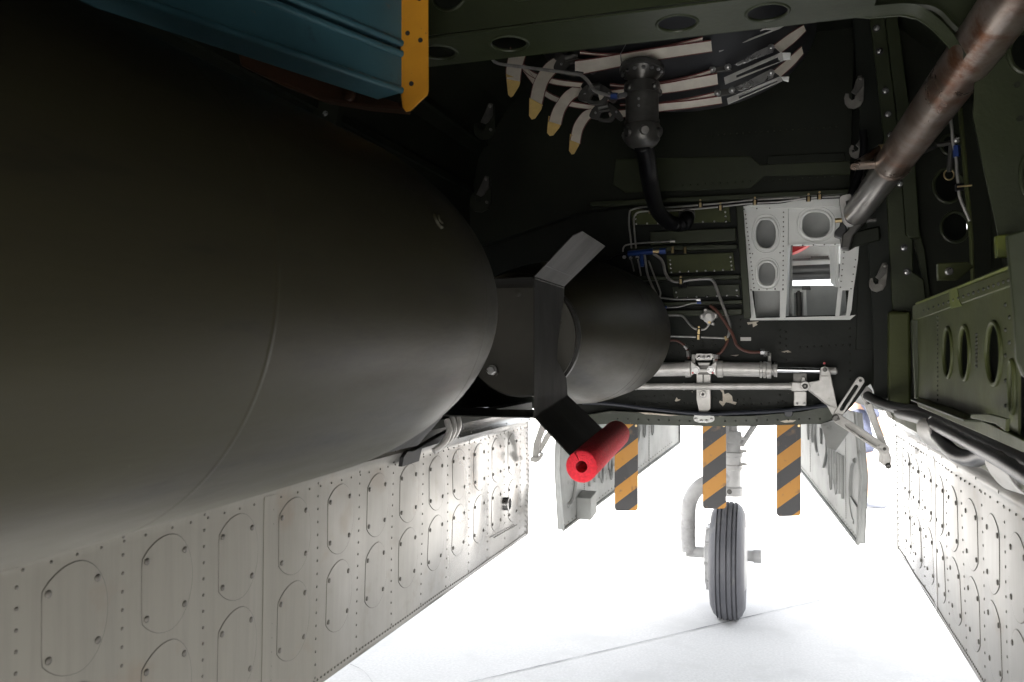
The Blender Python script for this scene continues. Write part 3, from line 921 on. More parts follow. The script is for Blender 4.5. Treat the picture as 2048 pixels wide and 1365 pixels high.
def pipe(label, pts, r, m=TUBEM, Y=YP, cat='pipe', name='hydraulic_line', group='thin hydraulic lines on the bulkhead', clips=(), nuts=(), k=4):
    p = curve(PY(Y, pts), k)
    t = thing(name, label, cat, p[0], group)
    MB().tube(p, r, 8).obj('line', m, t)
    for cx, cy in clips:
        c = at(cx, cy, Y=Y)
        MB().box(c, (.009, .009, .010)).obj('clip_cushion', BLACK, t, bevel=.002)
        MB().box(c - EY * .004 - EZ * .002, (.0045, .008, .0095)).obj('clip_band', GOLD, t, bevel=.001)
        MB().lathe([(0, .004), (.012, .004)], c + EZ * .016, IN, 6).obj('clip_screw', GOLD, t)
    for cx, cy, mm, dx, dy in nuts:
        a, b = at(cx, cy, Y=Y), at(cx + dx, cy + dy, Y=Y)
        MB().tube([a, b], r * 2.0, 6).obj('union_nut', mm, t)
    return t


pipe('upper pale line along the bulkhead ledge bending down to the blue manifold', [(1263, 497), (1261, 475), (1258, 450), (1259, 427), (1264, 420), (1289, 414), (1335, 415), (1394, 411), (1440, 407), (1510, 400), (1600, 395)], .0035, Y=YP + .01, clips=((1300, 422), (1401, 410)))
pipe('long pale line sweeping across the frame top to the blue manifold', [(1272, 497), (1270, 475), (1268, 450), (1268, 435), (1275, 426), (1292, 423), (1335, 422), (1383, 419), (1440, 414), (1484, 409), (1520, 406), (1560, 404), (1612, 397), (1680, 393)], .0035, clips=((1441, 416), (1510, 405), (1617, 398), (1639, 394)))
pipe('black line running beside the pale one over the frame', [(1440, 408), (1500, 408), (1560, 406), (1600, 399), (1680, 396)], .0035, BLACK, Y=YP + .012)
pipe('short pale line ending in a hex nut above the manifold', [(1246, 504), (1247, 496), (1255, 490), (1290, 486), (1339, 483)], .0032, nuts=((1340, 483, TUBEM, 10, 0),))
pipe('black hose curling off the end of the blue manifold', [(1212, 522), (1221, 521), (1232, 513), (1256, 508)], .005, BLACK, group='hoses on the bulkhead', cat='hose', name='rubber_hose')
mf = thing('valve_manifold', 'blue anodised hydraulic manifold with side fittings', 'manifold', at(1280, 506, Y=YP))
MB().tube([at(1256, 508, Y=YP), at(1306, 503, Y=YP)], .012, 8).obj('body', BLUEF, mf)
MB().tube([at(1306, 503.5, Y=YP), at(1319, 503, Y=YP)], .0075, 6).obj('hex_fitting', GOLD, mf)
MB().tube([at(1319, 503, Y=YP), at(1332, 502.5, Y=YP)], .0125, 6).obj('end_nut', BLUEF, mf)
MB().tube([at(1283, 510, Y=YP), at(1284, 534, Y=YP)], .008, 8).obj('tee_leg', BLUEF, mf)
MB().tube([at(1283.5, 522, Y=YP), at(1284, 530, Y=YP)], .0105, 6).obj('tee_nut', BLUEF, mf)
for x, y in ((1249, 515), (1262, 517), (1275, 516)):
    MB().lathe([(0, .0075), (.01, .0075)], at(x, y, Y=YP), IN, 6).obj('port_plug', STEEL, mf)
for x in (1345, 1370):
    gf = MB().tube([at(x, 494, Y=YP + .02), at(x, 507, Y=YP + .02)], .006, 8).obj('gold_stud', GOLD)
    tag(gf, 'small gold stud ' + ('nearer the blue manifold' if x < 1350 else 'nearer the pale frame'), 'stud', 'gold studs between the panels')
pipe('thin line dropping from the manifold, the outermost one', [(1262, 519), (1265, 530), (1268, 543)], .003)
pipe('thin line dropping from the tee under the manifold', [(1275, 517), (1279, 535), (1282, 552)], .003)
pipe('pale line dropping from the manifold toward the far bomb', [(1289, 510), (1291, 524), (1294, 544), (1299, 560), (1309, 582), (1318, 598)], .0045)
pipe('thin pale line parallel to it ending at a bulkhead union', [(1297, 521), (1305, 543), (1316, 571), (1321, 586), (1320, 595), (1325, 597)], .0032)
pipe('thick pale line looping below the green panel', [(1307, 508), (1321, 518), (1327, 529), (1330, 544), (1338, 558), (1350, 564), (1366, 563), (1383, 560), (1414, 558), (1425, 561.5), (1431, 572), (1441.6, 600.6), (1452, 628), (1459, 647), (1458, 668), (1452.5, 677)], .0058, clips=((1362, 563),))
pipe('straight pale line below the loop, uppermost of the level lines', [(1321, 596), (1349, 599), (1375, 599), (1393, 599)], .0035, nuts=((1393, 600, STEEL, 8, 0),))
pipe('pale line with two blue nuts stepping upward', [(1318, 615), (1349, 615), (1363, 613), (1384, 607), (1396, 606)], .003, nuts=((1327, 615, BLUEF, 7, 0), (1394, 606, BLUEF, 8, 0)))
pipe('pale line sagging to a clamp under the valve', [(1315, 631), (1340, 631), (1355, 631), (1366.6, 634), (1380.6, 650.6), (1393, 659), (1409, 659), (1417, 650.6), (1419, 640)], .0042, clips=((1398, 663),))
pipe('level pale line, lowest of those beside the bomb', [(1318, 673), (1340, 673), (1396, 674.5), (1449, 677)], .0038, nuts=((1329, 673, TUBEM, 8, 0), (1451, 673, GOLD, 3, 8)), clips=((1397, 674),))
pipe('rust red hose arching into the hidden jack', [(1310, 696), (1324, 688), (1340, 682), (1354, 682), (1365, 688), (1373, 696), (1377, 706), (1377, 718)], .0045, BROWN, group='hoses on the bulkhead', cat='hose', name='rubber_hose', nuts=((1369, 692, STEEL, 6, 6), (1376, 702, STEEL, 1, 12)))
pipe('rust red hose dropping to the port of the extended jack', [(1455, 679), (1452, 690), (1443, 704), (1434, 711), (1433, 722)], .0055, BROWN, group='hoses on the bulkhead', cat='hose', name='rubber_hose', nuts=((1434, 710, STEEL, 0, 8),))
pipe('rust red hose running from the valve to the end cap of the jack', [(1420, 611), (1437, 626), (1456, 654), (1466.6, 672.5), (1472, 688), (1479, 696), (1490, 702), (1505, 705), (1521, 704.5), (1532, 706)], .006, BROWN, Y=YP - .012, group='hoses on the bulkhead', cat='hose', name='rubber_hose', nuts=((1521, 704.5, STEEL, 8, 0), (1533, 703, STEEL, 0, 10)))
vb = thing('control_valve', 'knobbly pale cast valve where the rust red hoses begin', 'valve', at(1420, 640, Y=YP))
m = MB()
m.lathe([(-.01, .020), (.0, .026), (.02, .024), (.03, .012)], at(1418, 634, Y=YP), IN, 14)
m.obj('body', CAST, vb)
for x, y, r in ((1406, 634, .012), (1430, 632, .012), (1418, 645, .010), (1412, 622, .010), (1426, 648, .007)):
    MB().lathe([(-.01, r), (.012, r), (.018, r * .6)], at(x, y, Y=YP), IN, 10).obj('lug', CAST, vb)
MB().lathe([(0, .006), (.012, .006)], at(1419, 645, Y=YP - .012), IN, 8).obj('fitting', GOLD, vb)
dp = MB().poly(PY(YB - .004, [(1481, 675), (1502, 675), (1502, 682), (1481, 682)]), (0, .003, 0)).obj('data_plate', CAST)
tag(dp, 'small blank silver data plate on the dark bulkhead', 'plate')
tag(MB().poly(PY(YB - .02, [(1355, 563), (1374, 562), (1375, 578), (1356, 580)]), (0, .02, 0)).obj('junction_box', BLACK, None, bevel=.003), 'small black box below the thick looping pipe', 'box')

# ================================================================== striped streamers hung below the lip
for k, (x0, x1, y0, y1, Yf, lab) in enumerate(((1229, 1276, 840, 1022, 3.55, 'amber and grey striped hanging marker beside the red foam tube'),
                                               (1405, 1452, 840, 1019, 3.50, 'amber and grey striped hanging marker in front of the nose wheel strut'),
                                               (1553, 1602, 838, 1034, 3.46, 'amber and dark striped hanging marker beside the tapering nose door'))):
    a, b, c, d = at(x0, y0, Y=Yf), at(x1, y0, Y=Yf), at(x1, y1, Y=Yf), at(x0, y1, Y=Yf)
    r = .014
    cor = [a, b]
    for c_, s_ in (((c.x - r, c.z + r), 0), ((d.x + r, d.z + r), 1)):
        for j in range(6):
            g_ = (-j / 5 * math.pi / 2) - (math.pi / 2 if s_ else 0)
            cor.append(V((c_[0] + math.cos(g_) * r, Yf, c_[1] + math.sin(g_) * r)))
    o = MB()
    o.poly([p - V(((a.x + b.x) / 2, Yf, c.z)) for p in cor], (0, .003, 0))
    ob = o.obj('striped_marker', STRIPE)
    ob.location = ((a.x + b.x) / 2, Yf, c.z)
    tag(ob, lab, 'hazard marker', 'striped markers hanging under the bulkhead')
    # curl it very slightly
    for vtx in ob.data.vertices:
        t = vtx.co.z / .4
        vtx.co.y += .014 * math.sin(t * 3.0 + k) * (1 - t) + .05 * vtx.co.x * (k - 1)
    MB().lathe([(0, .005), (.005, .005)], (b.x - .008, Yf - .001, at(x1, 852, Y=Yf).z), IN, 8).obj('rivet', GOLD, ob)

# ================================================================== nose landing gear
YG = 5.36
XG = at(1457, 1110, Y=YG).x
ng = thing('nose_landing_gear', 'pale grey nose leg with one grooved tyre standing on the apron', 'landing gear', (XG, YG, 0))
RT = .362
tw = .092
prof = []
for yv, rr in ((-tw, .20), (-tw - .012, .25), (-tw - .010, .29), (-tw + .008, .328), (-tw + .03, .348)):
    prof.append((yv, rr))
for gx in (-.056, -.032, .004, .034, .058):
    prof += [(gx - .0045, RT - abs(gx) * .09), (gx - .003, RT - .011 - abs(gx) * .09), (gx + .003, RT - .011 - abs(gx) * .09), (gx + .0045, RT - abs(gx) * .09)]
prof += [(-y, r) for y, r in prof[:5][::-1]]
tm = MB().lathe(prof, (XG, YG, RT - .014), EX, 96)
for v_ in tm.v:
    if v_.z < .004:
        v_.z = .004
        v_.x = XG + (v_.x - XG) * 1.04
ty = tm.obj('tyre', TYRE, ng, ang=28)
MB().lathe([(-.140, .16), (-.132, .19), (-.104, .20), (-.100, .23), (-.07, .215), (.07, .215), (.095, .20), (.112, .17), (.116, .05)], (XG, YG, RT), EX, 40).obj('rim', GEARW, ng, ang=30)
for k in range(10):
    a = k * math.pi / 5
    MB().box((XG - .122, YG + math.cos(a) * .196, RT + math.sin(a) * .196), (.012, .008, .008)).obj('hub_bolt', STEEL, ng)
MB().lathe([(-.26, .035), (.19, .035)], (XG, YG, RT + .02), EX, 18).obj('axle', GEARW, ng)
MB().lathe([(.15, .042), (.195, .042), (.198, .036)], (XG, YG, RT + .02), EX, 18).obj('axle_nut', GEARW, ng)
xs_ = at(1466, 900, Y=YG).x
zt = at(1466, 985, Y=YG).z
fk = curve([(XG - .245, YG, RT + .02), (XG - .25, YG, RT + .10), (XG - .248, YG, RT + .25), (XG - .236, YG, RT + .34), (XG - .19, YG, RT + .42), (XG - .10, YG, RT + .475), (xs_, YG, RT + .50)], 6)
MB().tube(fk, .048, 16).obj('fork_arm', GEARW, ng)
for k in (.10, .17, .25):
    MB().lathe([(0, .0505), (.012, .0505)], (XG - .249, YG, RT + k), EZ, 18).obj('fork_collar', GEARW, ng)
MB().lathe([(0, .062), (.05, .062), (.06, .05), (.16, .05), (.165, .058), (.19, .058), (.195, .05), (.24, .052), (.245, .06), (.27, .062), (.275, .05), (.33, .048), (.335, .056), (.36, .058), (.40, .050), (.405, .028), (.85, .028)], (xs_, YG, zt - .02), EZ, 20).obj('oleo_strut', GEARW, ng, ang=30)
MB().lathe([(0, .016), (.012, .016), (.014, .008)], (xs_ - .02, YG - .052, zt + .012), IN, 10).obj('drain_plug', GUN, ng)
for a, b in ((.18, .02), (.26, .03), (.34, .02)):
    MB().lathe([(.03, .01), (.085, .01)], (xs_, YG - .02, zt + a), EX, 8).obj('grease_fitting', CAST, ng)
MB().tube([at(1482, 892, Y=YG), at(1512, 846, Y=YG), at(1530, 812, Y=YG)], .018, 10).obj('drag_brace', GEARW, ng)
MB().tube([at(1454, 915, Y=YG - .03), at(1452, 835, Y=YG - .03)], .014, 8).obj('side_rod', GEARW, ng)
MB().poly([V((xs_ - .16, YG, zt + .13)), V((xs_ - .05, YG, zt + .19)), V((xs_ - .05, YG, zt + .10))], (0, .03, 0)).obj('torque_link', GEARW, ng, bevel=.004)

# ================================================================== nose gear doors
def nose_door(xn, xf, yn, yf, edge, label, sgn):
    """edge: outline points as (t along the door 0 near..1 far, z)"""
    t_ = thing('nose_gear_door', label, 'gear door', (xn, yn, 1.3), 'nose gear doors')
    A, B = V((xn, yn, 0)), V((xf, yf, 0))
    d = (B - A)
    nrm = V((-d.y, d.x, 0)).normalized()
    if nrm.dot(V((XC, 4.5, 0)) - A) < 0:
        nrm = -nrm
    Pp = lambda t, z, off=0: A + d * t + EZ * z + nrm * off
    slots = []
    for (tc_, zc, hh) in ((.42, 1.12, .055), (.62, 1.22, .075), (.70, 1.22, .075), (.26, 1.04, .07), (.33, 1.04, .07)):
        slots.append([Pp(tc_ + .010 * math.cos(g) * 1.0, zc + math.sin(g) * hh) for g in [2 * math.pi * k / 16 for k in range(16)]])
    pl_ = MB().poly([Pp(t, z) for t, z in edge], nrm * -.02, slots).obj('skin', NDOOR, t_)
    MB().poly([Pp(t, z, -.021) for t, z in edge], nrm * -.004).obj('outer_skin', NDOOR, t_)
    MB().tube([Pp(t, z, .004) for t, z in edge], .008, 6, closed=True).obj('edge_flange', NDOOR, t_)
    for s_ in slots:
        MB().tube([p + nrm * .003 for p in s_], .005, 6, closed=True).obj('slot_lip', NDOOR, t_)
    # louvred ribs
    for k in range(6):
        t0 = .17 + k * .035
        MB().tube([Pp(t0, .975 + k * .012, .003), Pp(t0, 1.17, .003)], .009, 6).obj('louvre', NDOOR, t_)
    # pressed ring and gussets
    MB().tube([Pp(.52 + .05 * math.cos(g), 1.20 + .10 * math.sin(g), .002) for g in [2 * math.pi * k / 24 for k in range(24)]], .010, 6, closed=True).obj('pressed_ring', NDOOR, t_)
    MB().poly([Pp(.36, 1.33, .002), Pp(.50, 1.33, .002), Pp(.48, 1.12, .002), Pp(.42, 1.05, .002), Pp(.37, 1.14, .002)], nrm * .012, [[Pp(.41, 1.25, .002), Pp(.46, 1.25, .002), Pp(.45, 1.17, .002), Pp(.41, 1.17, .002)]]).obj('stiffener', NDOOR, t_, bevel=.003)
    MB().tube([Pp(.03 + .05 * math.sin(g), 1.05 + .13 * math.cos(g), .002) for g in [math.pi * k / 10 for k in range(11)]], .012, 6).obj('pressed_bead', NDOOR, t_)
    m = MB()
    for k in range(40):
        t = k / 39
        m.rivet(Pp(.01 + t * .9, edge[0][1] + (edge[1][1] - edge[0][1]) * t + .02, .002), nrm, .004, .002)
        m.rivet(Pp(.665, .97 + t * .36, .002), nrm, .004, .002)
        m.rivet(Pp(.135, .90 + t * .36, .002), nrm, .0035, .002)
    m.obj('rivets', RIVET, t_, kind='stuff')
    return Pp, t_, nrm


el = at(1125, 1060, Y=3.72)
er = at(1358, 886, Y=5.6)
Pp, t_, nrm = nose_door(el.x, er.x, 3.72, 5.6, [(0, el.z), (1, er.z), (1, 1.36), (.05, 1.38), (-.015, 1.22), (-.02, 1.10)], 'pale louvred nose gear door beyond the red foam tube', 1)
MB().poly([Pp(.085, el.z + .125, 0), Pp(.125, el.z + .15, 0), Pp(.125, el.z + .045, 0), Pp(.085, el.z + .02, 0)], nrm * .075).obj('roller_bracket', NDOOR, t_, bevel=.004)
el = at(1718, 1088, Y=3.72)
er = at(1590, 925, Y=5.6)
Pp, t_, nrm = nose_door(el.x, er.x, 3.72, 5.6, [(0, el.z), (1, er.z), (1, 1.36), (.02, 1.38), (-.035, 1.13), (-.02, 1.0)], 'pale tapering nose gear door beside the nose wheel, its tip pointing down', -1)
MB().poly([Pp(.0, el.z + .02, .002), Pp(.09, el.z + .09, .002), Pp(.09, el.z + .18, .002), Pp(.0, el.z + .15, .002)], nrm * .006).obj('corner_patch', NDOOR, t_)
tag(MB().poly([at(1640, 846, Y=3.62), at(1690, 842, Y=3.62), at(1700, 862, Y=3.62), at(1672, 902, Y=3.62), at(1655, 896, Y=3.62), at(1648, 872, Y=3.62)], (0, .01, 0)).obj('gusset_plate', NDOOR, None, bevel=.002), 'pale rounded gusset plate hanging under the bell crank', 'plate')

# ================================================================== onlooker beyond the nose door
def person():
    YQ = 9.7
    pel = at(1716, 793, Y=YQ)
    px_, pz = pel.x, .97
    t = thing('person', 'person in pale blue denim shorts walking past beyond the doors', 'person', (px_, YQ, 0))
    o = V((px_, YQ, 0))
    J = {'pel': (0, 0, pz), 'wai': (0, 0, 1.10), 'che': (0, 0, 1.32), 'neck': (0, 0, 1.48), 'hd0': (.01, 0, 1.56), 'hd1': (.02, 0, 1.68), 'hd2': (.01, 0, 1.76),
         'hl': (0, -.09, .92), 'kl': (.10, -.10, .50), 'al': (.07, -.10, .09), 'tl': (.22, -.10, .04), 'hr': (0, .09, .92), 'kr': (-.08, .10, .50), 'ar': (-.30, .10, .12), 'tr': (-.19, .10, .04),
         'sl': (0, -.19, 1.43), 'el': (.04, -.24, 1.15), 'wl': (.18, -.23, .95), 'sr': (0, .19, 1.43), 'er': (-.06, .24, 1.15), 'wr': (.02, .25, .90)}
    Rr = {'pel': .13, 'wai': .12, 'che': .14, 'neck': .055, 'hd0': .075, 'hd1': .09, 'hd2': .06, 'hl': .095, 'kl': .06, 'al': .04, 'tl': .03, 'hr': .095, 'kr': .06, 'ar': .04, 'tr': .03,
          'sl': .055, 'el': .042, 'wl': .03, 'sr': .055, 'er': .042, 'wr': .03}
    E = [('pel', 'wai'), ('wai', 'che'), ('che', 'neck'), ('neck', 'hd0'), ('hd0', 'hd1'), ('hd1', 'hd2'), ('pel', 'hl'), ('hl', 'kl'), ('kl', 'al'), ('al', 'tl'), ('pel', 'hr'), ('hr', 'kr'), ('kr', 'ar'), ('ar', 'tr'),
         ('che', 'sl'), ('sl', 'el'), ('el', 'wl'), ('che', 'sr'), ('sr', 'er'), ('er', 'wr')]
    for side, wv in (('l', V(J['wl'])), ('r', V(J['wr']))):
        J['p' + side] = tuple(wv + V((.03, 0, -.07)))
        Rr['p' + side] = .032
        E.append(('w' + side, 'p' + side))
        for f in range(4):
            ln = (.045, .052, .048, .036)[f]
            b = wv + V((.02 + f * .016, 0, -.09))
            J[f'{side}f{f}a'] = tuple(b + V((.008, .0, -ln)))
            J[f'{side}f{f}b'] = tuple(b + V((.002, .012, -ln * 1.7)))
            Rr[f'{side}f{f}a'] = Rr[f'{side}f{f}b'] = .008
            E += [('p' + side, f'{side}f{f}a'), (f'{side}f{f}a', f'{side}f{f}b')]
        J[side + 'tha'] = tuple(wv + V((.07, -.01, -.06)))
        J[side + 'thb'] = tuple(wv + V((.085, -.01, -.10)))
        Rr[side + 'tha'] = Rr[side + 'thb'] = .009
        E += [('p' + side, side + 'tha'), (side + 'tha', side + 'thb')]

    def skinned(name, keys, edges, m, grow=0.0, root='pel', ov={}):
        idx = {k: i for i, k in enumerate(keys)}
        me = bpy.data.meshes.new(name)
        me.from_pydata([ov.get(k, (J.get(k), 0))[0] for k in keys], [(idx[a], idx[b]) for a, b in edges], [])
        ob = bpy.data.objects.new(name, me)
        COL.objects.link(ob)
        ob.parent = t
        ob.modifiers.new('skin', 'SKIN')
        for k in keys:
            r = (ov[k][1] if k in ov else Rr[k]) + grow
            me.skin_vertices[0].data[idx[k]].radius = (r, r)
        me.skin_vertices[0].data[idx[root]].use_root = True
        sb = ob.modifiers.new('sub', 'SUBSURF')
        sb.levels = sb.render_levels = 2
        me.materials.append(m)
        return ob
    skinned('body', list(J), E, SKIN)
    lo = {'kl2': ((.085, -.10, .56), .085), 'kr2': ((-.065, .10, .56), .085)}
    skinned('shorts', ['pel', 'wai', 'hl', 'kl2', 'hr', 'kr2'], [('wai', 'pel'), ('pel', 'hl'), ('hl', 'kl2'), ('pel', 'hr'), ('hr', 'kr2')], DENIM, .018, ov=lo)
    skinned('shirt', ['wai', 'che', 'sl', 'sr', 'sle', 'sre', 'sle2', 'sre2', 'nk'], [('wai', 'che'), ('che', 'sl'), ('che', 'sr'), ('sl', 'sle'), ('sr', 'sre'), ('sle', 'sle2'), ('sre', 'sre2'), ('che', 'nk')], SHIRT, .018, 'che',
            ov={'sle': ((.03, -.235, 1.18), .055), 'sre': ((-.05, .235, 1.18), .055), 'sle2': ((.17, -.23, .965), .036), 'sre2': ((.015, .25, .92), .036), 'nk': ((0, 0, 1.44), .07), 'wai': ((0, 0, 1.03), .125)})
    MB().lathe([(-.02, .085), (.02, .100), (.06, .085), (.085, .04)], o + V((-.005, 0, 1.70)), (-.15, 0, 1), 16).obj('hair', HAIR, t)
    for k, (a, b) in enumerate((('al', 'tl'), ('ar', 'tr'))):
        p, q = o + V(J[a]), o + V(J[b])
        MB().tube([p + V((-.05, 0, -.035)), p + V((.0, 0, -.02)), q, q + V((.05, 0, -.005))], [.035, .052, .042, .02], 12).obj('shoe', SHOE, t)
    for sy in (-1, 1):
        MB().lathe([(0, .008), (.006, .006)], o + V((.10, sy * .03, 1.67)), EX, 10).obj('eye', SHADEHOLE, t)
    MB().tube([o + V((.10, 0, 1.66)), o + V((.125, 0, 1.625)), o + V((.10, 0, 1.61))], [.010, .015, .008], 8).obj('nose', SKIN, t)
    MB().box(o + V((.098, 0, 1.585)), (.006, .025, .006)).obj('mouth', REDP, t, bevel=.003)


person()

# ================================================================== bomb bay doors
ZH = 1.395


def bay_door(sgn, X0, zb, u0, u1, shift, label, m, splice):
    t = thing('bomb_bay_door', label, 'bay door', (X0, u1, ZH), 'open bomb bay doors')
    inn = V((sgn, 0, 0))
    zc = 1.347
    ribs = []
    k = 0
    while 3.30 - k * .2 > u0:
        ribs.append(3.30 - k * .2)
        k += 1

    def off(u, v):
        x = .0
        fr = ((3.30 - u) / .2) % 1.0
        band = math.sin(math.pi * fr)
        if v < zc - .02:
            x += .0028 * band * math.sin(min(1, (zc - v) / .42) * math.pi) * (1 + .8 * noise.noise(V((u * 3, v * 4, sgn))))
            x += .0062 * noise.noise(V((u * 3.1, v * 2.6, 3 + sgn))) * (0.5 + .5 * min(1, max(0, (u - 1.6) / .9)))
        x += .010 * math.exp(-((v - zc) / .011) ** 2)
        if v > zc:
            x += -.10 * (v - zc)
        x += (zc - v) * -.012
        return x
    Pt = lambda u, v, o=0.0: V((X0, u, v)) + inn * (off(u, v) + o)
    nu, nv = int((u1 - u0) / .02), 46
    sk = MB()
    for i in range(nu + 1):
        u = u0 + (u1 - u0) * i / nu
        for j in range(nv + 1):
            v = zb + (ZH - zb) * j / nv
            sk.v.append(Pt(u, v))
    for i in range(nu):
        for j in range(nv):
            a = i * (nv + 1) + j
            sk.f.append([a, a + nv + 1, a + nv + 2, a + 1])
    sk.obj('inner_skin', m, t, ang=60)
    MB().bb(X0 - sgn * .03, X0 - sgn * .034, u0, u1, zb, ZH).obj('outer_skin', m, t)
    MB().bb(X0 - sgn * .034, X0 - sgn * .003, u1 - .002, u1 + .004, zb, ZH - .01).obj('end_rib', m, t)
    MB().bb(X0 - sgn * .034, X0 - sgn * .006, u0, u1, zb - .004, zb - .0005).obj('bottom_edge', m, t)
    MB().bb(X0 - sgn * .034, X0 + sgn * .002, u0, u1, ZH, ZH + .006).obj('hinge_edge', m, t)
    # rows of rivets
    rv = MB()
    near = 0.75
    for u in ribs:
        if u < near:
            continue
        v = zb + .02
        while v < ZH - .02:
            rv.rivet(Pt(u, v), inn, .0036, .0015)
            v += .030
        if u == min(ribs, key=lambda q: abs(q - splice)):
            v = zb + .02
            while v < zc - .02:
                rv.rivet(Pt(u + .022, v), inn, .0036, .0015)
                v += .030
    u = near
    while u < u1:
        rv.rivet(Pt(u, zb + .012), inn, .0034, .0022)
        if int(u * 1000) % 3 == 0 or True:
            rv.rivet(Pt(u, zc - .03), inn, .003, .002) if (u % .05) < .016 else None
        u += .016
    v = zb + .01
    while v < ZH:
        rv.rivet(Pt(u1 - .012, v), inn, .0035, .0022)
        rv.rivet(Pt(u1 - .035, v + .01), inn, .0035, .0022)
        v += .022
    rv.obj('rivets', RIVET, t, kind='stuff')
    # lap at the splice
    us = min(ribs, key=lambda q: abs(q - splice))
    lap = MB()
    for j in range(24):
        v0, v1 = zb + (zc - .02 - zb) * j / 24, zb + (zc - .02 - zb) * (j + 1) / 24
        n = len(lap.v)
        lap.v += [Pt(us - .012, v0, .0015), Pt(us + .034, v0, .0012), Pt(us + .034, v1, .0012), Pt(us - .012, v1, .0015), Pt(us - .012, v0, -.002), Pt(us - .012, v1, -.002)]
        lap.f += [[n, n + 1, n + 2, n + 3], [n, n + 3, n + 5, n + 4]]
    lap.obj('lap_strip', m, t)
    # oval covers with four screws
    scm = MB().lathe([(-.001, .0062), (.0016, .0062), (.0030, .004)], (0, 0, 0), inn, 10).mesh('cover_screw', RIVET)
    slm = MB().box(inn * .0029, (.0008, .0048, .0011)).mesh('screw_slot', GUN, False)
    made = []
    for i in range(len(ribs) - 1):
        ua, ub = ribs[i + 1], ribs[i]
        if ub < near + .1:
            break
        uc = (ua + ub) / 2 + .004
        for row, (vt, vb_) in enumerate(((-.313, -.480), (-.498, -.668))):
            vt_, vbb = CZ + vt + shift, CZ + vb_ + shift
            vc = (vt_ + vbb) / 2
            if vbb < zb + .02:
                continue
            a, b = .062, (vt_ - vbb) / 2
            ol = []
            n = 36
            for j in range(n):
                g_ = 2 * math.pi * j / n
                x, y = math.cos(g_) * a * (1.0 if math.cos(g_) > 0 else 1.28), math.sin(g_) * b
                x = max(-a, x)
                ol.append((uc + x, vc + y))
            mm = MB()
            # proud plate: centre fan + skirt
            top = [Pt(p, q, .0012) for p, q in ol]
            c0 = Pt(uc, vc, .0014)
            mid = []
            for fr_ in (.2, .4, .6, .8):
                mid += [Pt(uc + (p - uc) * fr_, vc + (q - vc) * fr_, .0014) for p, q in ol]
            bot = [Pt(uc + (p - uc) * 1.012, vc + (q - vc) * 1.01, -.002) for p, q in ol]
            mm.v = [c0] + mid + top + bot
            for j in range(n):
                j2 = (j + 1) % n
                mm.f.append([0, 1 + j, 1 + j2])
                for rr_ in range(5):
                    mm.f.append([1 + rr_ * n + j, 1 + (rr_ + 1) * n + j, 1 + (rr_ + 1) * n + j2, 1 + rr_ * n + j2])
            cv = mm.obj('cover_plate', m, t, ang=25)
            gr = MB().tube([Pt(uc + (p - uc) * 1.012, vc + (q - vc) * 1.008, .0002) for p, q in ol], .0009, 5, closed=True)
            gr.obj('cover_gap', RIVET, cv)
            for su in (-1, 1):
                for sv in (-1, 1):
                    q = Pt(uc + su * a * (.84 if su < 0 else .66), vc + sv * b * .58, .0008)
                    s_ = piece('cover_screw', scm, cv, q)
            made.append((uc, vc))
    return t, Pt, zc, ribs


DX_L, DX_R = -1.016, .438
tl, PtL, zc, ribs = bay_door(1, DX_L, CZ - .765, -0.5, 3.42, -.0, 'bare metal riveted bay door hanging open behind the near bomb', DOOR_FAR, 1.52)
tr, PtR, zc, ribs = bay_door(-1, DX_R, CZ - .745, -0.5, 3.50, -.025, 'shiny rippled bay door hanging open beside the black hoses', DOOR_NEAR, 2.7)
p = at(1016, 1008, X=DX_L + .004)
MB().lathe([(-.01, .026), (.007, .026), (.008, .021), (.0, .020)], p, EX, 24, cap=False).obj('drain_tube', STEEL, tl)
MB().lathe([(-.004, .021), (.001, .021)], p + EX * .002, EX, 24).obj('drain_hole', SHADEHOLE, tl)
m = MB()
for k in range(14):
    m.rivet(at(988 + k * 3.4, 1075 - k * 1.9, X=DX_L + .004), EX, .004, .003)
m.obj('patch_rivets', RIVET, tl, kind='stuff')
# dark plate painted as the shade of the hinge arm slot, plus pale strap
hr_ = thing('hinge_lever', 'black hinge arm set into the top of the riveted door under the bomb', 'hinge', at(808, 905, X=DX_L + .02))
MB().poly([q + EX * .012 for q in PX(DX_L, [(789, 933), (792, 915), (800, 903), (826, 892), (829, 898), (823, 922)])], (.012, 0, 0)).obj('slot_shade', SHADEHOLE, hr_)
MB().poly([q + EX * .02 for q in PX(DX_L, [(800, 903), (860, 868), (905, 846), (906, 858), (862, 884), (826, 895)])], (.02, 0, 0)).obj('arm', SHADEHOLE, hr_, bevel=.003)
for k in range(3):
    c_ = at(868 + k * 10, 862 - k * 6, X=DX_L + .035)
    MB().tube(curve([c_ + V((.02, -.05, -.055)), c_ + V((.04, -.02, -.035)), c_ + V((.045, .01, .0)), c_ + V((.03, .03, .03))], 4), .010, 8).obj('spring_strap', CAST, hr_)

# ================================================================== bombs
AX = V((0, 1, .019)).normalized()


def bomb_axis(Y, z1, X):
    return V((X, Y, CZ + z1 + .019 * (Y - 1)))


BX, BZ = -.6266, .0756
nb = thing('aerial_bomb', 'huge olive drab bomb filling the near side of the bay', 'bomb', bomb_axis(.6, BZ, BX), 'bombs hung in tandem')
o = bomb_axis(0, BZ, BX)
Y0, L = .9887, .5427
prof = [(-.9, .12), (-.75, .2), (-.6, .239), (.30, .239), (.60, .239), (.90, .239), (Y0, .239)]
for k in range(1, 41):
    t = k / 40
    t = t * .995
    prof.append((Y0 + L * t, .239 * max(.0, 1 - t ** 1.761) ** .5167))
body = MB().lathe(prof, o, AX, 128).obj('body', BOMB, nb, ang=60)


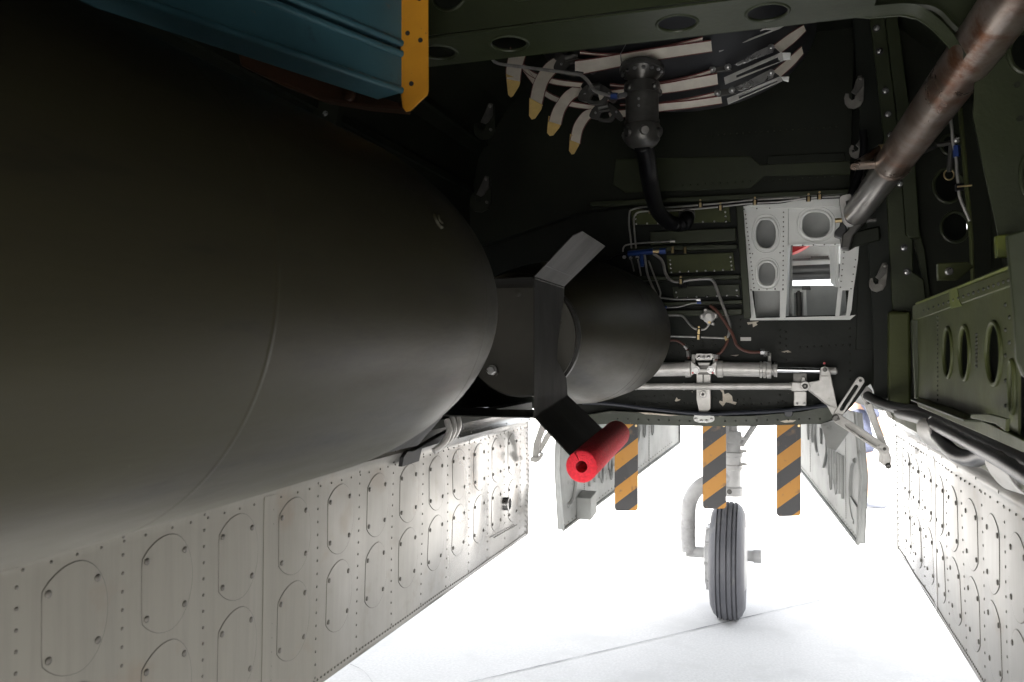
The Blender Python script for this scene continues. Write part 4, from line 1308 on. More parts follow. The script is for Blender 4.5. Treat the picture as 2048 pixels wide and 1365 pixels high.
def band(par, yc, wd, h, name='weld_band', R0=None):
    def rr(y):
        if y < Y0:
            return .239
        return .239 * max(0, 1 - ((y - Y0) / L) ** 1.761) ** .5167
    pr = []
    for k in range(9):
        y = yc - wd / 2 + wd * k / 8
        pr.append((y, rr(y) + h * math.sin(math.pi * k / 8) - .0004))
    MB().lathe(pr, o, AX, 128, cap=False).obj(name, BOMB, par, ang=60)


band(nb, .585, .010, .0008)
band(nb, 1.135, .012, .0009)
band(nb, 1.02, .006, .0004)
MB().lathe([(-.002, .012), (.003, .011)], bomb_axis(.97, BZ, BX) + V((math.cos(.42), 0, math.sin(.42))) * .2392, (math.cos(.42), 0, math.sin(.42)), 14).lathe([(.003, .006), (.005, .006)], bomb_axis(.97, BZ, BX) + V((math.cos(.42), 0, math.sin(.42))) * .2392, (math.cos(.42), 0, math.sin(.42)), 10).obj('filler_plug', BOMB, nb)

FXc, FZ = -.607, .050
fb = thing('aerial_bomb', 'olive drab bomb farther in with square sheet fins facing the viewer', 'bomb', (FXc, 2.4, CZ + FZ), 'bombs hung in tandem')
fo = V((FXc, 0, CZ + FZ - .02))
fprof = [(1.935, .139), (1.95, .143), (1.975, .151), (2.15, .181), (2.35, .208), (2.52, .2265), (2.66, .2362), (2.76, .239), (3.05, .239)]
for k in range(1, 15):
    t = k / 14 * .99
    fprof.append((3.05 + .40 * t, .239 * max(0, 1 - t ** 1.8) ** .52))
MB().lathe(fprof, fo, AX, 96).obj('body', BOMB, fb, ang=50)
for yc, r0 in ((2.60, .2321), (2.685, .2369)):
    MB().lathe([(yc - .006, r0 - .0018), (yc - .002, r0 + .0004), (yc + .002, r0 + .0008), (yc + .006, r0 - .0004)], fo, AX, 96, cap=False).obj('weld_band', BOMB, fb, ang=60)
dc = V((FXc + .018, 1.90, CZ + .046))
MB().lathe([(0, .1395), (.012, .1395), (.016, .137), (.05, .137)], dc, AX, 64).obj('tail_plate', PLATE, fb, ang=30)
MB().lathe([(.012, .128), (.016, .146), (.035, .146), (.06, .14)], dc, AX, 64).obj('tail_collar', FINM, fb, ang=30)
for k in range(5):
    a = math.radians(10 + 72 * k + 9)
    MB().lathe([(0, .0085), (.0035, .0085), (.0045, .006)], dc + V((math.cos(a) * .105, 0, math.sin(a) * .105)), (0, -1, 0), 14).obj('rivet', PLATE, fb)
hb = at(983, 741, Y=1.885)
MB().lathe([(0, .0105), (.008, .0105), (.0095, .009)], hb, (0, -1, 0), 6).lathe([(-.004, .0125), (.0, .0125)], hb, (0, -1, 0), 16).obj('hex_bolt', STEEL, fb, ang=20)
# box of four bent sheets, each with an outward fin at its corner
x1 = -.471
zlo, zhi = CZ - .124, CZ + .160
x0 = x1 - (zhi - zlo)
yr, yf = 1.62, 1.868
th = .0022
C4 = [(x1, zhi), (x1, zlo), (x0, zlo), (x0, zhi)]
ctr = V(((x0 + x1) / 2, 0, (zlo + zhi) / 2))


def wall(a, b, name='box_wall'):
    """wall between two corners with a shallow cut-out along its front edge"""
    A, B = V((a[0], 0, a[1])), V((b[0], 0, b[1]))
    rear = [A + EY * yr, B + EY * yr]
    front = []
    for k in range(11):
        t = k / 10
        front.append(B.lerp(A, t) + EY * (yf - .03 * math.sin(math.pi * t)))
    mid = (A + B) / 2
    n = (mid - ctr)
    n.y = 0
    n.normalize()
    MB().poly(rear + front, n * th).obj(name, FINM, fb, smooth=False)


for i in range(1, 4):
    wall(C4[i], C4[(i + 1) % 4])
lowf = at(1141, 792, Y=1.90)                   # front root of the lower fin
lowf.x = x1
neck_ = at(1112, 720, X=x1)
rw = [V((x1, yr, zhi)), V((x1, yr, zlo)), lowf, at(1131, 757, X=x1), neck_, at(1113, 690, X=x1), at(1119, 645, X=x1), V((x1, yf, zhi - .02)), V((x1, yf, zhi))]
MB().poly(rw, EX * th).obj('box_wall', FINM, fb, smooth=False)
for q0, q1 in ((V((x1, yr, zhi)), V((x1, yf, zhi))), (V((x1, yr, zlo)), lowf)):
    MB().tube([q0 + EX * .001, q1 + EX * .001], .0028, 6).obj('corner_seam', FINM, fb)
fl = .133
for (cx, cz) in C4:
    dx, dz = math.copysign(.7071, cx - ctr.x), math.copysign(.7071, cz - ctr.z)
    A = V((cx, 0, cz)) + V((dx, 0, dz)) * .002
    T = A + V((dx, 0, dz)) * fl
    pts = [A + EY * yr, A.lerp(T, .86) + EY * yr, T + EY * (yr + .03), T + EY * (yf + .022), A + EY * yf]
    if dx > 0 and dz < 0:
        A = V((cx, 0, cz))
        pts = [A + EY * yr, A.lerp(T, .90) + EY * yr, T + EY * (yr + .02), lowf + V((dx, 0, dz)) * fl + EY * .03, lowf + EX * .0005]
    fn = MB().poly(pts, V((-dz * (1 if dx > 0 else 1), 0, dx)) * th).obj('fin', FINM, fb, smooth=False)
    s0 = A.lerp(T, .24)
    if dx > 0:
        nn = V((dz, 0, -dx))
        MB().poly([s0 + EY * yr + nn * .0005, s0 + EY * (yf - .03) + nn * .0005, s0 + EY * (yf - .03) + V((dx, 0, dz)) * .0022 + nn * .0005, s0 + EY * yr + V((dx, 0, dz)) * .0022 + nn * .0005], nn * (.0006 if dz < 0 else -.0034)).obj('fin_slit', SHADEHOLE, fn)

# ================================================================== red foam tube on the lower fin
cx, cz = C4[1]
T = V((cx, 0, cz)) + V((.7071, 0, -.7071)) * (fl + .006)
fa, fbk = at(1163, 934, Y=1.575), at(1233, 868, Y=1.96)
ft_ = thing('foam_tube', 'bright red foam tube pushed over the lower fin edge', 'foam tube', fa)
R0, R1 = .0315, .0115
fd = (fbk - fa).normalized()
Lf = (fbk - fa).length
m = MB()
n = 40
b0 = 0
gap = .10
ang0 = math.atan2(.7071, -.7071) - .35  # the slit points back to the fin
secs = [(0, 0), (.003, .0015), (Lf * .3, .0016), (Lf * .6, .0008), (Lf - .004, .0012), (Lf, 0)]
for t, _ in secs:
    for rad in (R0, R1):
        for j in range(n + 1):
            g_ = ang0 + gap / 2 + (2 * math.pi - gap) * j / n
            rr = rad
            if rad == R0:
                rr = rad - (.003 if t in (0, Lf) else 0) + .0006 * noise.noise(V((math.cos(g_) * 3, math.sin(g_) * 3, t * 20)))
            m.v.append(fa + fd * t + V((math.cos(g_), 0, math.sin(g_))) * rr)
st = 2 * (n + 1)
for i in range(len(secs) - 1):
    for j in range(n):
        a = i * st + j
        m.f.append([a, a + 1, a + st + 1, a + st])
        a2 = a + n + 1
        m.f.append([a2, a2 + st, a2 + st + 1, a2 + 1])
    for j in (0, n):
        a = i * st + j
        m.f.append([a, a + st, a + st + n + 1, a + n + 1])
for i in (0, len(secs) - 1):
    for j in range(n):
        a = i * st + j
        m.f.append([a, a + 1, a + n + 2, a + n + 1])
m.obj('sleeve', FOAM, ft_, ang=50)

# ================================================================== rubber cell, straps, drain fitting and hose
def tankY(px, py):
    k = (py - 150) / 100
    c = max(0, (px - 1420) / 200)
    c2 = max(0, (1180 - px) / 160)
    return 2.62 + .22 * k + .34 * c * c + .30 * c2 * c2


tk = thing('fuel_cell', 'black rubber cell bulging from the roof behind the straps', 'tank', at(1330, 120, Y=2.6))
m = MB()
cxk, cyk = 1350, 40
NR, NA = 10, 40
for i in range(NR + 1):
    r = i / NR
    for j in range(NA):
        g_ = 2 * math.pi * j / NA
        x, y = cxk + math.cos(g_) * 285 * r, cyk + math.sin(g_) * 185 * r
        m.v.append(at(x, y, Y=tankY(x, y) + .02 + .10 * r ** 6))
for i in range(NR):
    for j in range(NA):
        a, b = i * NA + j, i * NA + (j + 1) % NA
        m.f.append([a, b, b + NA, a + NA] if i else [a, b, b + NA, a + NA])
base = len(m.v)
for j in range(NA):
    m.v.append(m.v[NR * NA + j] + V((0, .28, .18)))
for j in range(NA):
    a, b = NR * NA + j, NR * NA + (j + 1) % NA
    m.f.append([a, b, base + (j + 1) % NA, base + j])
m.f.append([base + j for j in range(NA)])
m.obj('cell_body', TANKM, tk, ang=60)


def ribbon(par, name, top, bot, m, lift=.012, k=6, th=.0035, Yf=None):
    f = Yf or (lambda x, y: tankY(x, y) - lift)
    A = curve([at(x, y, Y=f(x, y)) for x, y in top], k)
    B = curve([at(x, y, Y=f(x, y)) for x, y in bot], k)
    mm = MB()
    for a, b in zip(A, B):
        mm.v += [a, b, a + EY * th, b + EY * th]
    for i in range(len(A) - 1):
        p = i * 4
        mm.f += [[p, p + 1, p + 5, p + 4], [p + 2, p + 6, p + 7, p + 3], [p, p + 4, p + 6, p + 2], [p + 1, p + 3, p + 7, p + 5]]
    e = len(mm.v) - 4
    mm.f += [[0, 2, 3, 1], [e, e + 1, e + 3, e + 2]]
    ob = mm.obj(name, m, par)
    if m is WEB:
        for q, nm in ((A, 'selvedge'), (B, 'selvedge')):
            MB().tube([x + EY * th / 2 for x in q], .0022, 5).obj(nm, EDGE, ob)
    return ob


def tip(par, pts, Y):
    MB().poly(PY(Y, pts), (0, .0035, 0)).obj('strap_tip', TIP, par)


def buckle(par, cx, cy, Y, s=1.0):
    sx = lambda x, y: at(cx + x * s, cy + y * s, Y=Y)
    MB().poly(curve([sx(*q) for q in [(-42, 16), (-36, 0), (-22, -14), (-4, -19), (10, -15), (14, -6), (6, 4), (-10, 6), (-18, 22), (-30, 22)]], 3, True), (0, .016, 0)).obj('buckle_frame', GUN, par, bevel=.004)
    MB().poly(curve([sx(*q) for q in [(10, -12), (24, -6), (38, 10), (42, 22), (34, 26), (24, 18), (10, 6)]], 3, True), (0, .014, 0)).obj('buckle_latch', GUN, par, bevel=.004)
    MB().poly(curve([sx(*q) for q in [(-20, 18), (-6, 22), (8, 20), (16, 12), (22, 16), (14, 28), (-2, 30), (-20, 26)]], 3, True), (0, .012, 0)).obj('buckle_bar', GUN, par, bevel=.003)
    MB().tube([sx(-18, -4) - EY * .006, sx(8, -10) - EY * .006], .013, 10).obj('buckle_roller', GUN, par)
    for x, y in ((-26, 8), (26, 6)):
        MB().lathe([(0, .004), (.004, .004)], sx(x, y), IN, 8).obj('buckle_pin', STEEL, par)


def latch(par, lever, slot, tab, side, bolts, clev, Y):
    MB().poly(PY(Y, side), (0, .008, 0)).obj('side_plate', STEEL, par, bevel=.001)
    MB().poly(PY(Y - .022, lever), (0, .005, 0), [PY(Y - .022, slot)]).obj('latch_lever', CAST, par, bevel=.001)
    t0, t1 = PY(Y - .022, [lever[0], lever[-1]])
    MB().bar(t0 + EY * .012, t1 + EY * .012, .022, .003, EZ).obj('lever_flange', CAST, par)
    if tab:
        MB().poly(PY(Y - .023, tab), (0, .006, 0)).obj('lever_tab', FRAMEW, par, bevel=.002)
    MB().poly(PY(Y - .006, clev), (0, .012, 0)).obj('clevis', GUN, par, bevel=.0015)
    for x, y in bolts:
        MB().lathe([(0, .0105), (.004, .0105), (.0045, .0065), (.012, .006), (.013, .004)], at(x, y, Y=Y - .008), IN, 14).obj('pivot_bolt', STEEL, par)


SG = 'webbing straps round the black cell'
s0 = thing('webbing_strap', 'cream strap end hanging outermost, mostly hidden by the holed beam', 'strap', at(1035, 130, Y=2.78), SG)
Yt = lambda Y: (lambda x, y: Y - (y - 130) * .0006)
ribbon(s0, 'strap_tail', [(1020, 104), (1016, 118), (1012, 140), (1013, 158)], [(1056, 101), (1050, 115), (1043, 140), (1040, 163)], WEB, Yf=Yt(2.78))
tip(s0, [(1012, 148), (1041, 160), (1038, 172), (1026, 192), (1021, 195), (1016, 190)], 2.765)
s1 = thing('webbing_strap', 'cream strap with black buckle running highest, just under the holed beam', 'strap', at(1280, 120, Y=2.6), SG)
ribbon(s1, 'webbing', [(1150, 122), (1200, 115), (1300, 98), (1422, 81)], [(1150, 152), (1190, 143), (1300, 122), (1424, 103)], WEB)
ribbon(s1, 'doubled_layer', [(1160, 103), (1230, 108), (1300, 97), (1350, 88), (1405, 74)], [(1160, 107), (1230, 112), (1300, 101), (1350, 93), (1405, 83)], WEB, lift=.002)
ribbon(s1, 'strap_tail', [(1118, 112), (1092, 128), (1070, 160), (1061, 195), (1059, 208)], [(1130, 138), (1112, 146), (1095, 168), (1086, 200), (1083, 214)], WEB, Yf=Yt(2.70))
tip(s1, [(1059, 196), (1085, 210), (1082, 219), (1070, 237), (1063, 239), (1058, 232)], 2.65)
buckle(s1, 1149, 121, 2.60, 1.0)
latch(s1, [(1435, 89), (1438, 104), (1560, 57), (1580, 44), (1513, 57)], [(1460, 84), (1461, 92), (1545, 60), (1530, 59)], None, [(1440, 78), (1500, 52), (1520, 50), (1500, 66), (1446, 86)], [(1409, 77), (1445.5, 70)], [(1404, 72), (1452, 64), (1455, 76), (1410, 84)], 2.56)
s2 = thing('webbing_strap', 'cream strap passing behind the pipe, middle of the three with steel latches', 'strap', at(1360, 160, Y=2.65), SG)
ribbon(s2, 'webbing', [(1195, 185), (1240, 178), (1325, 167), (1375, 158), (1434, 147)], [(1200, 204), (1240, 198), (1325, 187), (1375, 180), (1436, 169)], WEB)
ribbon(s2, 'doubled_layer', [(1220, 168), (1260, 170), (1330, 163), (1380, 152), (1420, 140)], [(1220, 172), (1260, 174), (1330, 167), (1380, 157), (1421, 147)], WEB, lift=.002)
ribbon(s2, 'inner_turn', [(1020, 95), (1060, 140), (1110, 158), (1165, 165)], [(1020, 110), (1058, 150), (1105, 168), (1160, 175)], WEB, lift=-.02)
ribbon(s2, 'strap_tail', [(1158, 168), (1130, 185), (1108, 215), (1098, 243)], [(1170, 188), (1148, 198), (1130, 222), (1122, 250)], WEB, Yf=Yt(2.76))
tip(s2, [(1097, 232), (1123, 246), (1118, 256), (1106, 271), (1099, 272), (1094, 266)], 2.705)
buckle(s2, 1194, 182, 2.66, .92)
latch(s2, [(1448, 156), (1450, 169), (1567, 121), (1564, 105)], [(1472, 150), (1473, 156), (1556, 125), (1556, 114)], [(1564, 105), (1582, 105), (1581, 119), (1567, 121)], [(1462, 127), (1534, 94), (1549, 94), (1546, 104), (1476, 131)], [(1424.6, 139.6), (1456, 135), (1542, 96)], [(1420, 134), (1460, 129), (1464, 140), (1426, 146)], 2.62)
ribbon(s2, 'webbing_end', [(1546, 92), (1575, 70), (1607, 50)], [(1562, 106), (1590, 84), (1612, 62)], WEB, Yf=lambda x, y: 2.66 + (x - 1546) * .0012)
s3 = thing('webbing_strap', 'cream strap passing behind the pipe body, lowest of the latched straps', 'strap', at(1380, 205, Y=2.72), SG)
ribbon(s3, 'webbing', [(1215, 222), (1260, 218), (1320, 207), (1380, 201), (1442, 192)], [(1220, 236), (1260, 233), (1320, 223), (1380, 216), (1444, 207)], WEB)
ribbon(s3, 'doubled_layer', [(1240, 208), (1320, 205), (1380, 196), (1432, 184)], [(1240, 211), (1320, 208), (1380, 201), (1433, 191)], WEB, lift=.002)
ribbon(s3, 'inner_turn', [(1050, 130), (1090, 180), (1140, 202), (1200, 212)], [(1046, 142), (1086, 190), (1136, 212), (1196, 220)], WEB, lift=-.02)
ribbon(s3, 'strap_tail', [(1182, 218), (1165, 226), (1148, 250), (1141, 280)], [(1192, 232), (1178, 240), (1165, 262), (1160, 288)], WEB, Yf=Yt(2.84))
tip(s3, [(1140, 268), (1162, 280), (1157, 292), (1148, 308), (1143, 309), (1138, 302)], 2.755)
buckle(s3, 1212, 220, 2.74, .8)
latch(s3, [(1454, 198), (1456, 209), (1565, 162), (1562, 153)], [(1477, 190), (1478, 198), (1555, 164), (1554, 160)], [(1562, 153), (1579, 153), (1577, 164), (1566, 161)], [(1468, 176), (1535, 142), (1549, 143), (1546, 155), (1480, 183)], [(1435, 186.5), (1464, 181), (1542, 146)], [(1430, 182), (1468, 175), (1472, 186), (1436, 193)], 2.68)
ribbon(s3, 'webbing_end', [(1546, 142), (1575, 118), (1603, 93)], [(1562, 154), (1588, 130), (1607, 108)], WEB, Yf=lambda x, y: 2.72 + (x - 1546) * .0012)

rd = thing('bent_rod', 'thin silver rod with two bends crossing the strap tails', 'rod', at(1034, 133, Y=2.45))
MB().tube(curve(PY(2.50, [(972, 100), (983, 116), (995, 127), (1034, 133), (1116, 143.5), (1155, 149), (1164, 152), (1175, 162), (1184, 175), (1191, 183), (1205, 188), (1222, 192)]), 3), .0052, 8).obj('rod', TUBEM, rd)
MB().tube([at(1222, 192, Y=2.5), at(1235, 193, Y=2.5)], .010, 6).obj('blue_nut', BLUEF, rd)
MB().tube([at(1235, 193, Y=2.5), at(1252, 189, Y=2.52)], .008, 8).obj('union', STEEL, rd)
tag(MB().tube(PY(2.5, [(1258, 78), (1241, 108), (1243, 136)]), .0012, 5).obj('lock_wire', STEEL), 'hair thin wire hanging from the holed beam to the pipe flange', 'wire')

YD = 2.55
dn = thing('drain_fitting', 'dark cast flanged pipe fitting hanging under the black cell', 'pipe fitting', at(1284, 140, Y=YD))
up_ = V((.03, .18, 1)).normalized()
fc = at(1284, 146, Y=YD)
MB().lathe([(0, .068), (.006, .070), (.014, .070), (.016, .05)], fc, up_, 32).obj('flange', GUN, dn, ang=30)
MB().lathe([(-.05, .030), (-.03, .036), (-.012, .050), (0, .060)], fc, up_, 32).obj('neck', GUN, dn, ang=40)
for k in range(14):
    a = 2 * math.pi * k / 14
    q = fc + V((math.cos(a) * .060, math.sin(a) * .060, -.001))
    MB().lathe([(0, .0055), (.005, .0055), (.006, .003)], q, -up_, 7).obj('flange_bolt', STEEL, dn)
b1 = at(1284, 168, Y=YD)
MB().lathe([(0, .054), (-.012, .056), (-.035, .056), (-.036, .051), (-.115, .051), (-.116, .054), (-.128, .054), (-.13, .048)], b1, EZ, 32).obj('barrel', GUN, dn, ang=30)
for z_ in (.062, .083):
    MB().lathe([(0, .004), (.004, .004)], b1 + V((-.002, -.051, -z_)), IN, 8).obj('screw', STEEL, dn)
for a in (-.6, .9, 2.2, 3.6):
    MB().lathe([(.035, .012), (.062, .012), (.066, .008)], b1 + V((0, 0, -.022)), (math.sin(a), -math.cos(a), 0), 10).obj('side_boss', GUN, dn)
lo_ = b1 + V((0, 0, -.155))
m = MB().lathe([(.03, .050), (.02, .056), (-.02, .055), (-.035, .045), (-.045, .03)], lo_, EZ, 24)
m.obj('elbow_casting', GUN, dn, ang=50)
for a in range(6):
    g_ = a * math.pi / 3 + .3
    MB().lathe([(0, .017), (.016, .017), (.02, .012)], lo_ + V((math.sin(g_) * .043, -math.cos(g_) * .043, .0)), (math.sin(g_), -math.cos(g_), -.3), 9).obj('cover_bolt', GUN, dn)
hz = thing('drain_hose', 'thick black ribbed hose curving from the drain fitting down to the bulkhead', 'hose', lo_)
hp = [lo_ + V((0, 0, -.03))] + [at(x, y, Y=y_) for x, y, y_ in ((1292, 310, 2.62), (1297, 345, 2.72), (1304, 385, 2.9), (1313, 417, 3.1), (1328, 437, 3.22), (1347, 448, 3.28), (1364, 449, 3.31), (1373, 442, 3.34), (1374, 428, 3.38))]
hp = curve(hp, 14)
rads = [.0275 + (.0016 if i % 2 else -.0012) for i in range(len(hp))]
MB().tube(hp, rads, 14).obj('hose', BLACK, hz, ang=70)
MB().lathe([(0, .032), (.03, .032)], hp[-8], (hp[-7] - hp[-8]), 18).obj('hose_clamp', GUN, hz)

# ================================================================== holed cross beam overhead
ZB = CZ + .62
bm_ = thing('cross_beam', 'green channel beam with oval lightening holes across the top of the bay', 'beam', (XC, 1.55, ZB))
fe = lambda x, y: at(x, y, Z=ZB)
fl_far = [fe(855, 131), fe(1735, 37)]
yf_, yn_ = (fl_far[0].y + fl_far[1].y) / 2, fe(1285, 24).y
xa_, xb_ = XC - .62, fe(1742, 36).x
hl = []
for x, y in ((880, 108), (1020, 90), (1355, 50), (1535, 33)):
    c = fe(x, y)
    c.y = (yf_ + yn_) / 2
    hl.append(ell(c, EX, EY, .0375, .040, 28))
MB().poly([(xa_, yn_, ZB), (xb_, yn_, ZB), (xb_, yf_, ZB), (xa_, yf_, ZB)], (0, 0, .004), hl).obj('lower_flange', OLIVE, bm_)
for h in hl:
    MB().tube([p + EZ * .001 for p in h], .0035, 8, closed=True).obj('hole_flange', OLIVE, bm_)
MB().tube([(xa_, yf_, ZB + .003), (xb_, yf_, ZB + .003)], .0035, 6).obj('edge_lip', OLIVE, bm_)
wh = []
for x in (900, 1050, 1210, 1385):
    c = at(x, 0, Y=yn_)
    c.z = ZB + .085
    wh.append(ell(c, EX, EZ, .036, .036, 24))
MB().poly([(xa_, yn_ - .002, ZB + .006), (xb_, yn_ - .002, ZB + .006), (xb_, yn_ - .002, ZB + .17), (xa_, yn_ - .002, ZB + .17)], (0, .003, 0), [[q - EY * .002 for q in h] for h in wh]).obj('web', OLIVE, bm_)
for h in wh:
    MB().tube([p - EY * .003 for p in h], .003, 8, closed=True).obj('hole_flange', OLIVE, bm_)
MB().bb(xa_, xb_, yn_ - .06, yn_ - .002, ZB + .17, ZB + .174).obj('upper_flange', OLIVE, bm_)
# knee where the beam meets the side ring
kn = thing('knee_bracket', 'curved green knee joining the holed beam to the side ring', 'bracket', at(1800, 40, Y=1.76))
MB().poly(PY(1.76, [(1640, 22), (1735, 36), (1800, 31), (1835, 38), (1866, 60), (1896, 92), (1918, 128), (1960, 118), (1990, 60), (1960, -30), (1640, -30)]), (0, .006, 0)).obj('web', OLIVE, kn)
MB().tube(curve(PY(1.745, [(1650, 24), (1720, 18), (1790, 12), (1850, 14), (1880, 26), (1905, 52), (1930, 70), (1960, 66)]), 5), .010, 8).obj('pressed_bead', OLIVE, kn)
m = MB()
ea = curve(PY(1.76, [(1690, 33), (1735, 35), (1800, 30), (1835, 37), (1866, 59), (1896, 91), (1920, 130)]), 5)
for q in ea:
    m.v += [q + EY * .005, q + EY * -.055]
for i in range(len(ea) - 1):
    m.f.append([2 * i, 2 * i + 1, 2 * i + 3, 2 * i + 2])
m.obj('knee_flange', OLIVE, kn)

# ================================================================== side structure beside the steel tube
YR = 3.16
rf = thing('bay_rib', 'dark green upright frame with a row of bolt heads beside the steel tube', 'frame', at(1800, 840, Y=YR))
MB().poly(PY(YR, [(1738, -20), (1740, 40), (1766, 262), (1778, 480), (1786, 640), (1788, 826), (1830, 832), (1850, 640), (1852, 600), (1848, 560), (1826, 545), (1826, 480), (1812, 470), (1796, 260), (1770, 40), (1766, -20)]), (0, .012, 0)).obj('flange', OLIVE, rf, bevel=.003)
MB().poly(PY(YR + .014, [(1700, -20), (1712, 120), (1730, 400), (1746, 640), (1748, 790), (1780, 806), (1790, 640), (1782, 480), (1770, 260), (1742, 20), (1738, -20)]), (0, .01, 0)).obj('inner_flange', DARKG, rf, bevel=.002)
MB().poly(PY(YR - .004, [(1766, -20), (1771, 40), (1797, 260), (1813, 470), (1818, 476), (1840, 476), (1826, 260), (1796, 40), (1790, -20)]), (0, .05, 0)).obj('web_strip', OLIVE, rf, bevel=.003)
bm2 = MB().lathe([(0, .0095), (.0045, .0095), (.0055, .0065), (.012, .006), (.014, .004)], (0, 0, 0), IN, 12).mesh('bolt', STEEL)
ws = MB().lathe([(-.001, .0135), (.001, .0135)], (0, 0, 0), IN, 18).mesh('washer', SHADEHOLE)
for x, y in ((1753, 57), (1759, 103), (1771, 182), (1776, 229), (1781, 270), (1800, 368), (1808, 496), (1814, 544)):
    wz = piece('bolt', bm2, rf, at(x, y, Y=YR - .001))
    piece('washer', ws, wz, at(x, y, Y=YR - .001))
post = MB().poly(PY(YR - .05, [(1778, 622), (1822, 622), (1824, 820), (1818, 832), (1790, 832), (1778, 822)]), (0, .05, 0)).obj('post_foot', OLIVE_L, rf, bevel=.012)
MB().poly(PY(YR - .02, [(1770, 800), (1780, 795), (1782, 830), (1800, 842), (1795, 846), (1778, 836), (1768, 818)]), (0, .03, 0)).obj('foot_clip', CAST, rf, bevel=.002)
sp = thing('side_web', 'dark green web plate with round lightening holes behind the steel tube', 'panel', at(1880, 560, Y=3.24))
wh2 = [pxhole(cx, cy, a, b, 1, 3.24, 28, 2) for cx, cy, a, b in ((1896, 372, 29, 34), (1910, 455, 28, 30), (1857, 70, 10, 9), (1900, 290, 18, 20))]
MB().poly(PY(3.24, [(1770, -20), (1990, -20), (1990, 560), (1970, 580), (1850, 600), (1840, 480), (1826, 300)]), (0, .004, 0), wh2).obj('web', BLACKG, sp)
for h in wh2:
    MB().tube([p - EY * .002 for p in h], .006, 8, closed=True).obj('hole_flange', OLIVE, sp)
MB().poly(PY(3.2, [(1805, 395), (1818, 400), (1850, 500), (1862, 600), (1868, 640), (1852, 640), (1842, 540)]), (0, .02, 0)).obj('rib', OLIVE, sp, bevel=.003)
MB().poly(PY(2.8, [(1918, 200), (1924, 200), (1948, 480), (1950, 560), (1945, 560), (1942, 480)]), (0, .03, 0)).obj('angle', OLIVE_L, sp, bevel=.002)
sl = thing('side_line', 'pale line with blue union running down the dark web plate', 'pipe', at(1910, 300, Y=2.7))
MB().tube(curve(PY(2.72, [(1901, 236), (1904, 262), (1906, 285), (1912, 315), (1914, 345), (1917, 372), (1919, 392), (1926, 412), (1934, 430), (1939, 443)]), 4), .0045, 8).obj('line', TUBEM, sl)
MB().tube([at(1912, 292, Y=2.72), at(1914, 314, Y=2.72)], .010, 6).obj('blue_union', BLUEF, sl)
MB().tube(curve(PY(2.73, [(1865, 292), (1885, 289), (1900, 287), (1902, 300), (1899, 330), (1898, 344)]), 4), .007, 10).obj('hook_rod', GUN, sl)
MB().tube([at(1898 + math.cos(g) * 10, 350 + math.sin(g) * 10, Y=2.73) for g in [2 * math.pi * k / 20 for k in range(20)]], .0022, 6, closed=True).obj('eye_ring', GOLD, sl)
MB().lathe([(-.004, .009), (.01, .009), (.014, .005)], at(1913, 281, Y=2.72), IN, 8).obj('bleed_screw', STEEL, sl)
MB().box(at(1919, 375, Y=2.72), (.011, .01, .010)).obj('clip_cushion', BLACK, sl, bevel=.002)
MB().tube([at(1914, 374, Y=2.71), at(1944, 371, Y=2.71)], .003, 6).obj('clip_bolt', GOLD, sl)

XP = .36
pn = thing('longeron_web', 'green riveted side panel with tall oval holes near the hoses', 'panel', at(1940, 860, X=XP))
pts = PX(XP, [(1833, 640), (2036, 566), (2036, 872), (1975, 842), (1833, 795)])
ph = []
for cx_, t_, b_, w_ in ((1897, 656, 755, 9), (1930.5, 653, 760, 10.5), (1989.5, 645, 770, 15), (2026, 722, 826, 5)):
    a, b, c, d = at(cx_ - w_, (t_ + b_) / 2, X=XP), at(cx_ + w_, (t_ + b_) / 2, X=XP), at(cx_, t_, X=XP), at(cx_, b_, X=XP)
    ph.append(ell((a + b) / 2, EY, EZ, abs(a.y - b.y) / 2, (c.z - d.z) / 2, 28))
MB().poly(pts, (.004, 0, 0), ph).obj('web', OLIVE_L, pn)
for h in ph:
    MB().tube([p - EX * .001 for p in h], .0045, 8, closed=True).obj('hole_flange', OLIVE_L, pn)
f1 = PX(XP, [(1830, 612), (2036, 536), (2036, 570), (1830, 642)])
MB().poly([q - EX * .006 for q in f1], (.006, 0, 0)).obj('cap_strip', OLIVE_L, pn, bevel=.0015)
fa_, fb_ = at(1836, 608, X=XP), at(2036, 530, X=XP)
MB().poly([fa_, fb_, fb_ + V((.07, 0, .01)), fa_ + V((.07, 0, .01))], (0, 0, .004)).obj('top_ledge', OLIVE, pn)
MB().tube([fa_ - EX * .003, fb_ - EX * .003], .004, 6).obj('ledge_lip', PRIMER, pn)
m = MB()
for k in range(20):
    t = k / 19
    m.rivet(at(1848 + t * 190, 622 - t * 68, X=XP - .006), -EX, .0035, .003)
    m.rivet(at(1876, 625 + t * 175, X=XP), -EX, .003, .0025)
    if k < 9:
        m.rivet(at(2012 + (k % 2) * 8, 610 + t * 480, X=XP), -EX, .004, .003)
        m.rivet(at(1954, 670 + t * 150, X=XP), -EX, .0035, .003)
m.obj('rivets', RIVETG, pn, kind='stuff')
MB().poly([q - EX * .007 for q in PX(XP, [(1905, 582), (1922, 577), (1926, 602), (1932, 612), (1908, 618)])], (.0012, 0, 0)).obj('primer_dab', PRIMER, pn)
la, lb = at(1852, 802, X=XP), at(1976, 846, X=XP)
MB().poly([la, lb, lb + V((-.035, .02, 0)), la + V((-.035, 0, 0))], (0, 0, .004)).obj('lower_shelf', OLIVE, pn, bevel=.001)
MB().poly(PX(XP - .036, [(1942, 829), (1976, 828), (2012, 838), (2010, 863), (1990, 848), (1940, 836)]), (.006, 0, 0)).obj('end_tab', OLIVE_L, pn, bevel=.001)
MB().poly([q for q in PX(XP - .01, [(1830, 795), (1975, 846), (2100, 905), (2100, 930), (1960, 868), (1836, 814)])], (.012, 0, 0)).obj('bottom_rail', OLIVE_L, pn, bevel=.002)
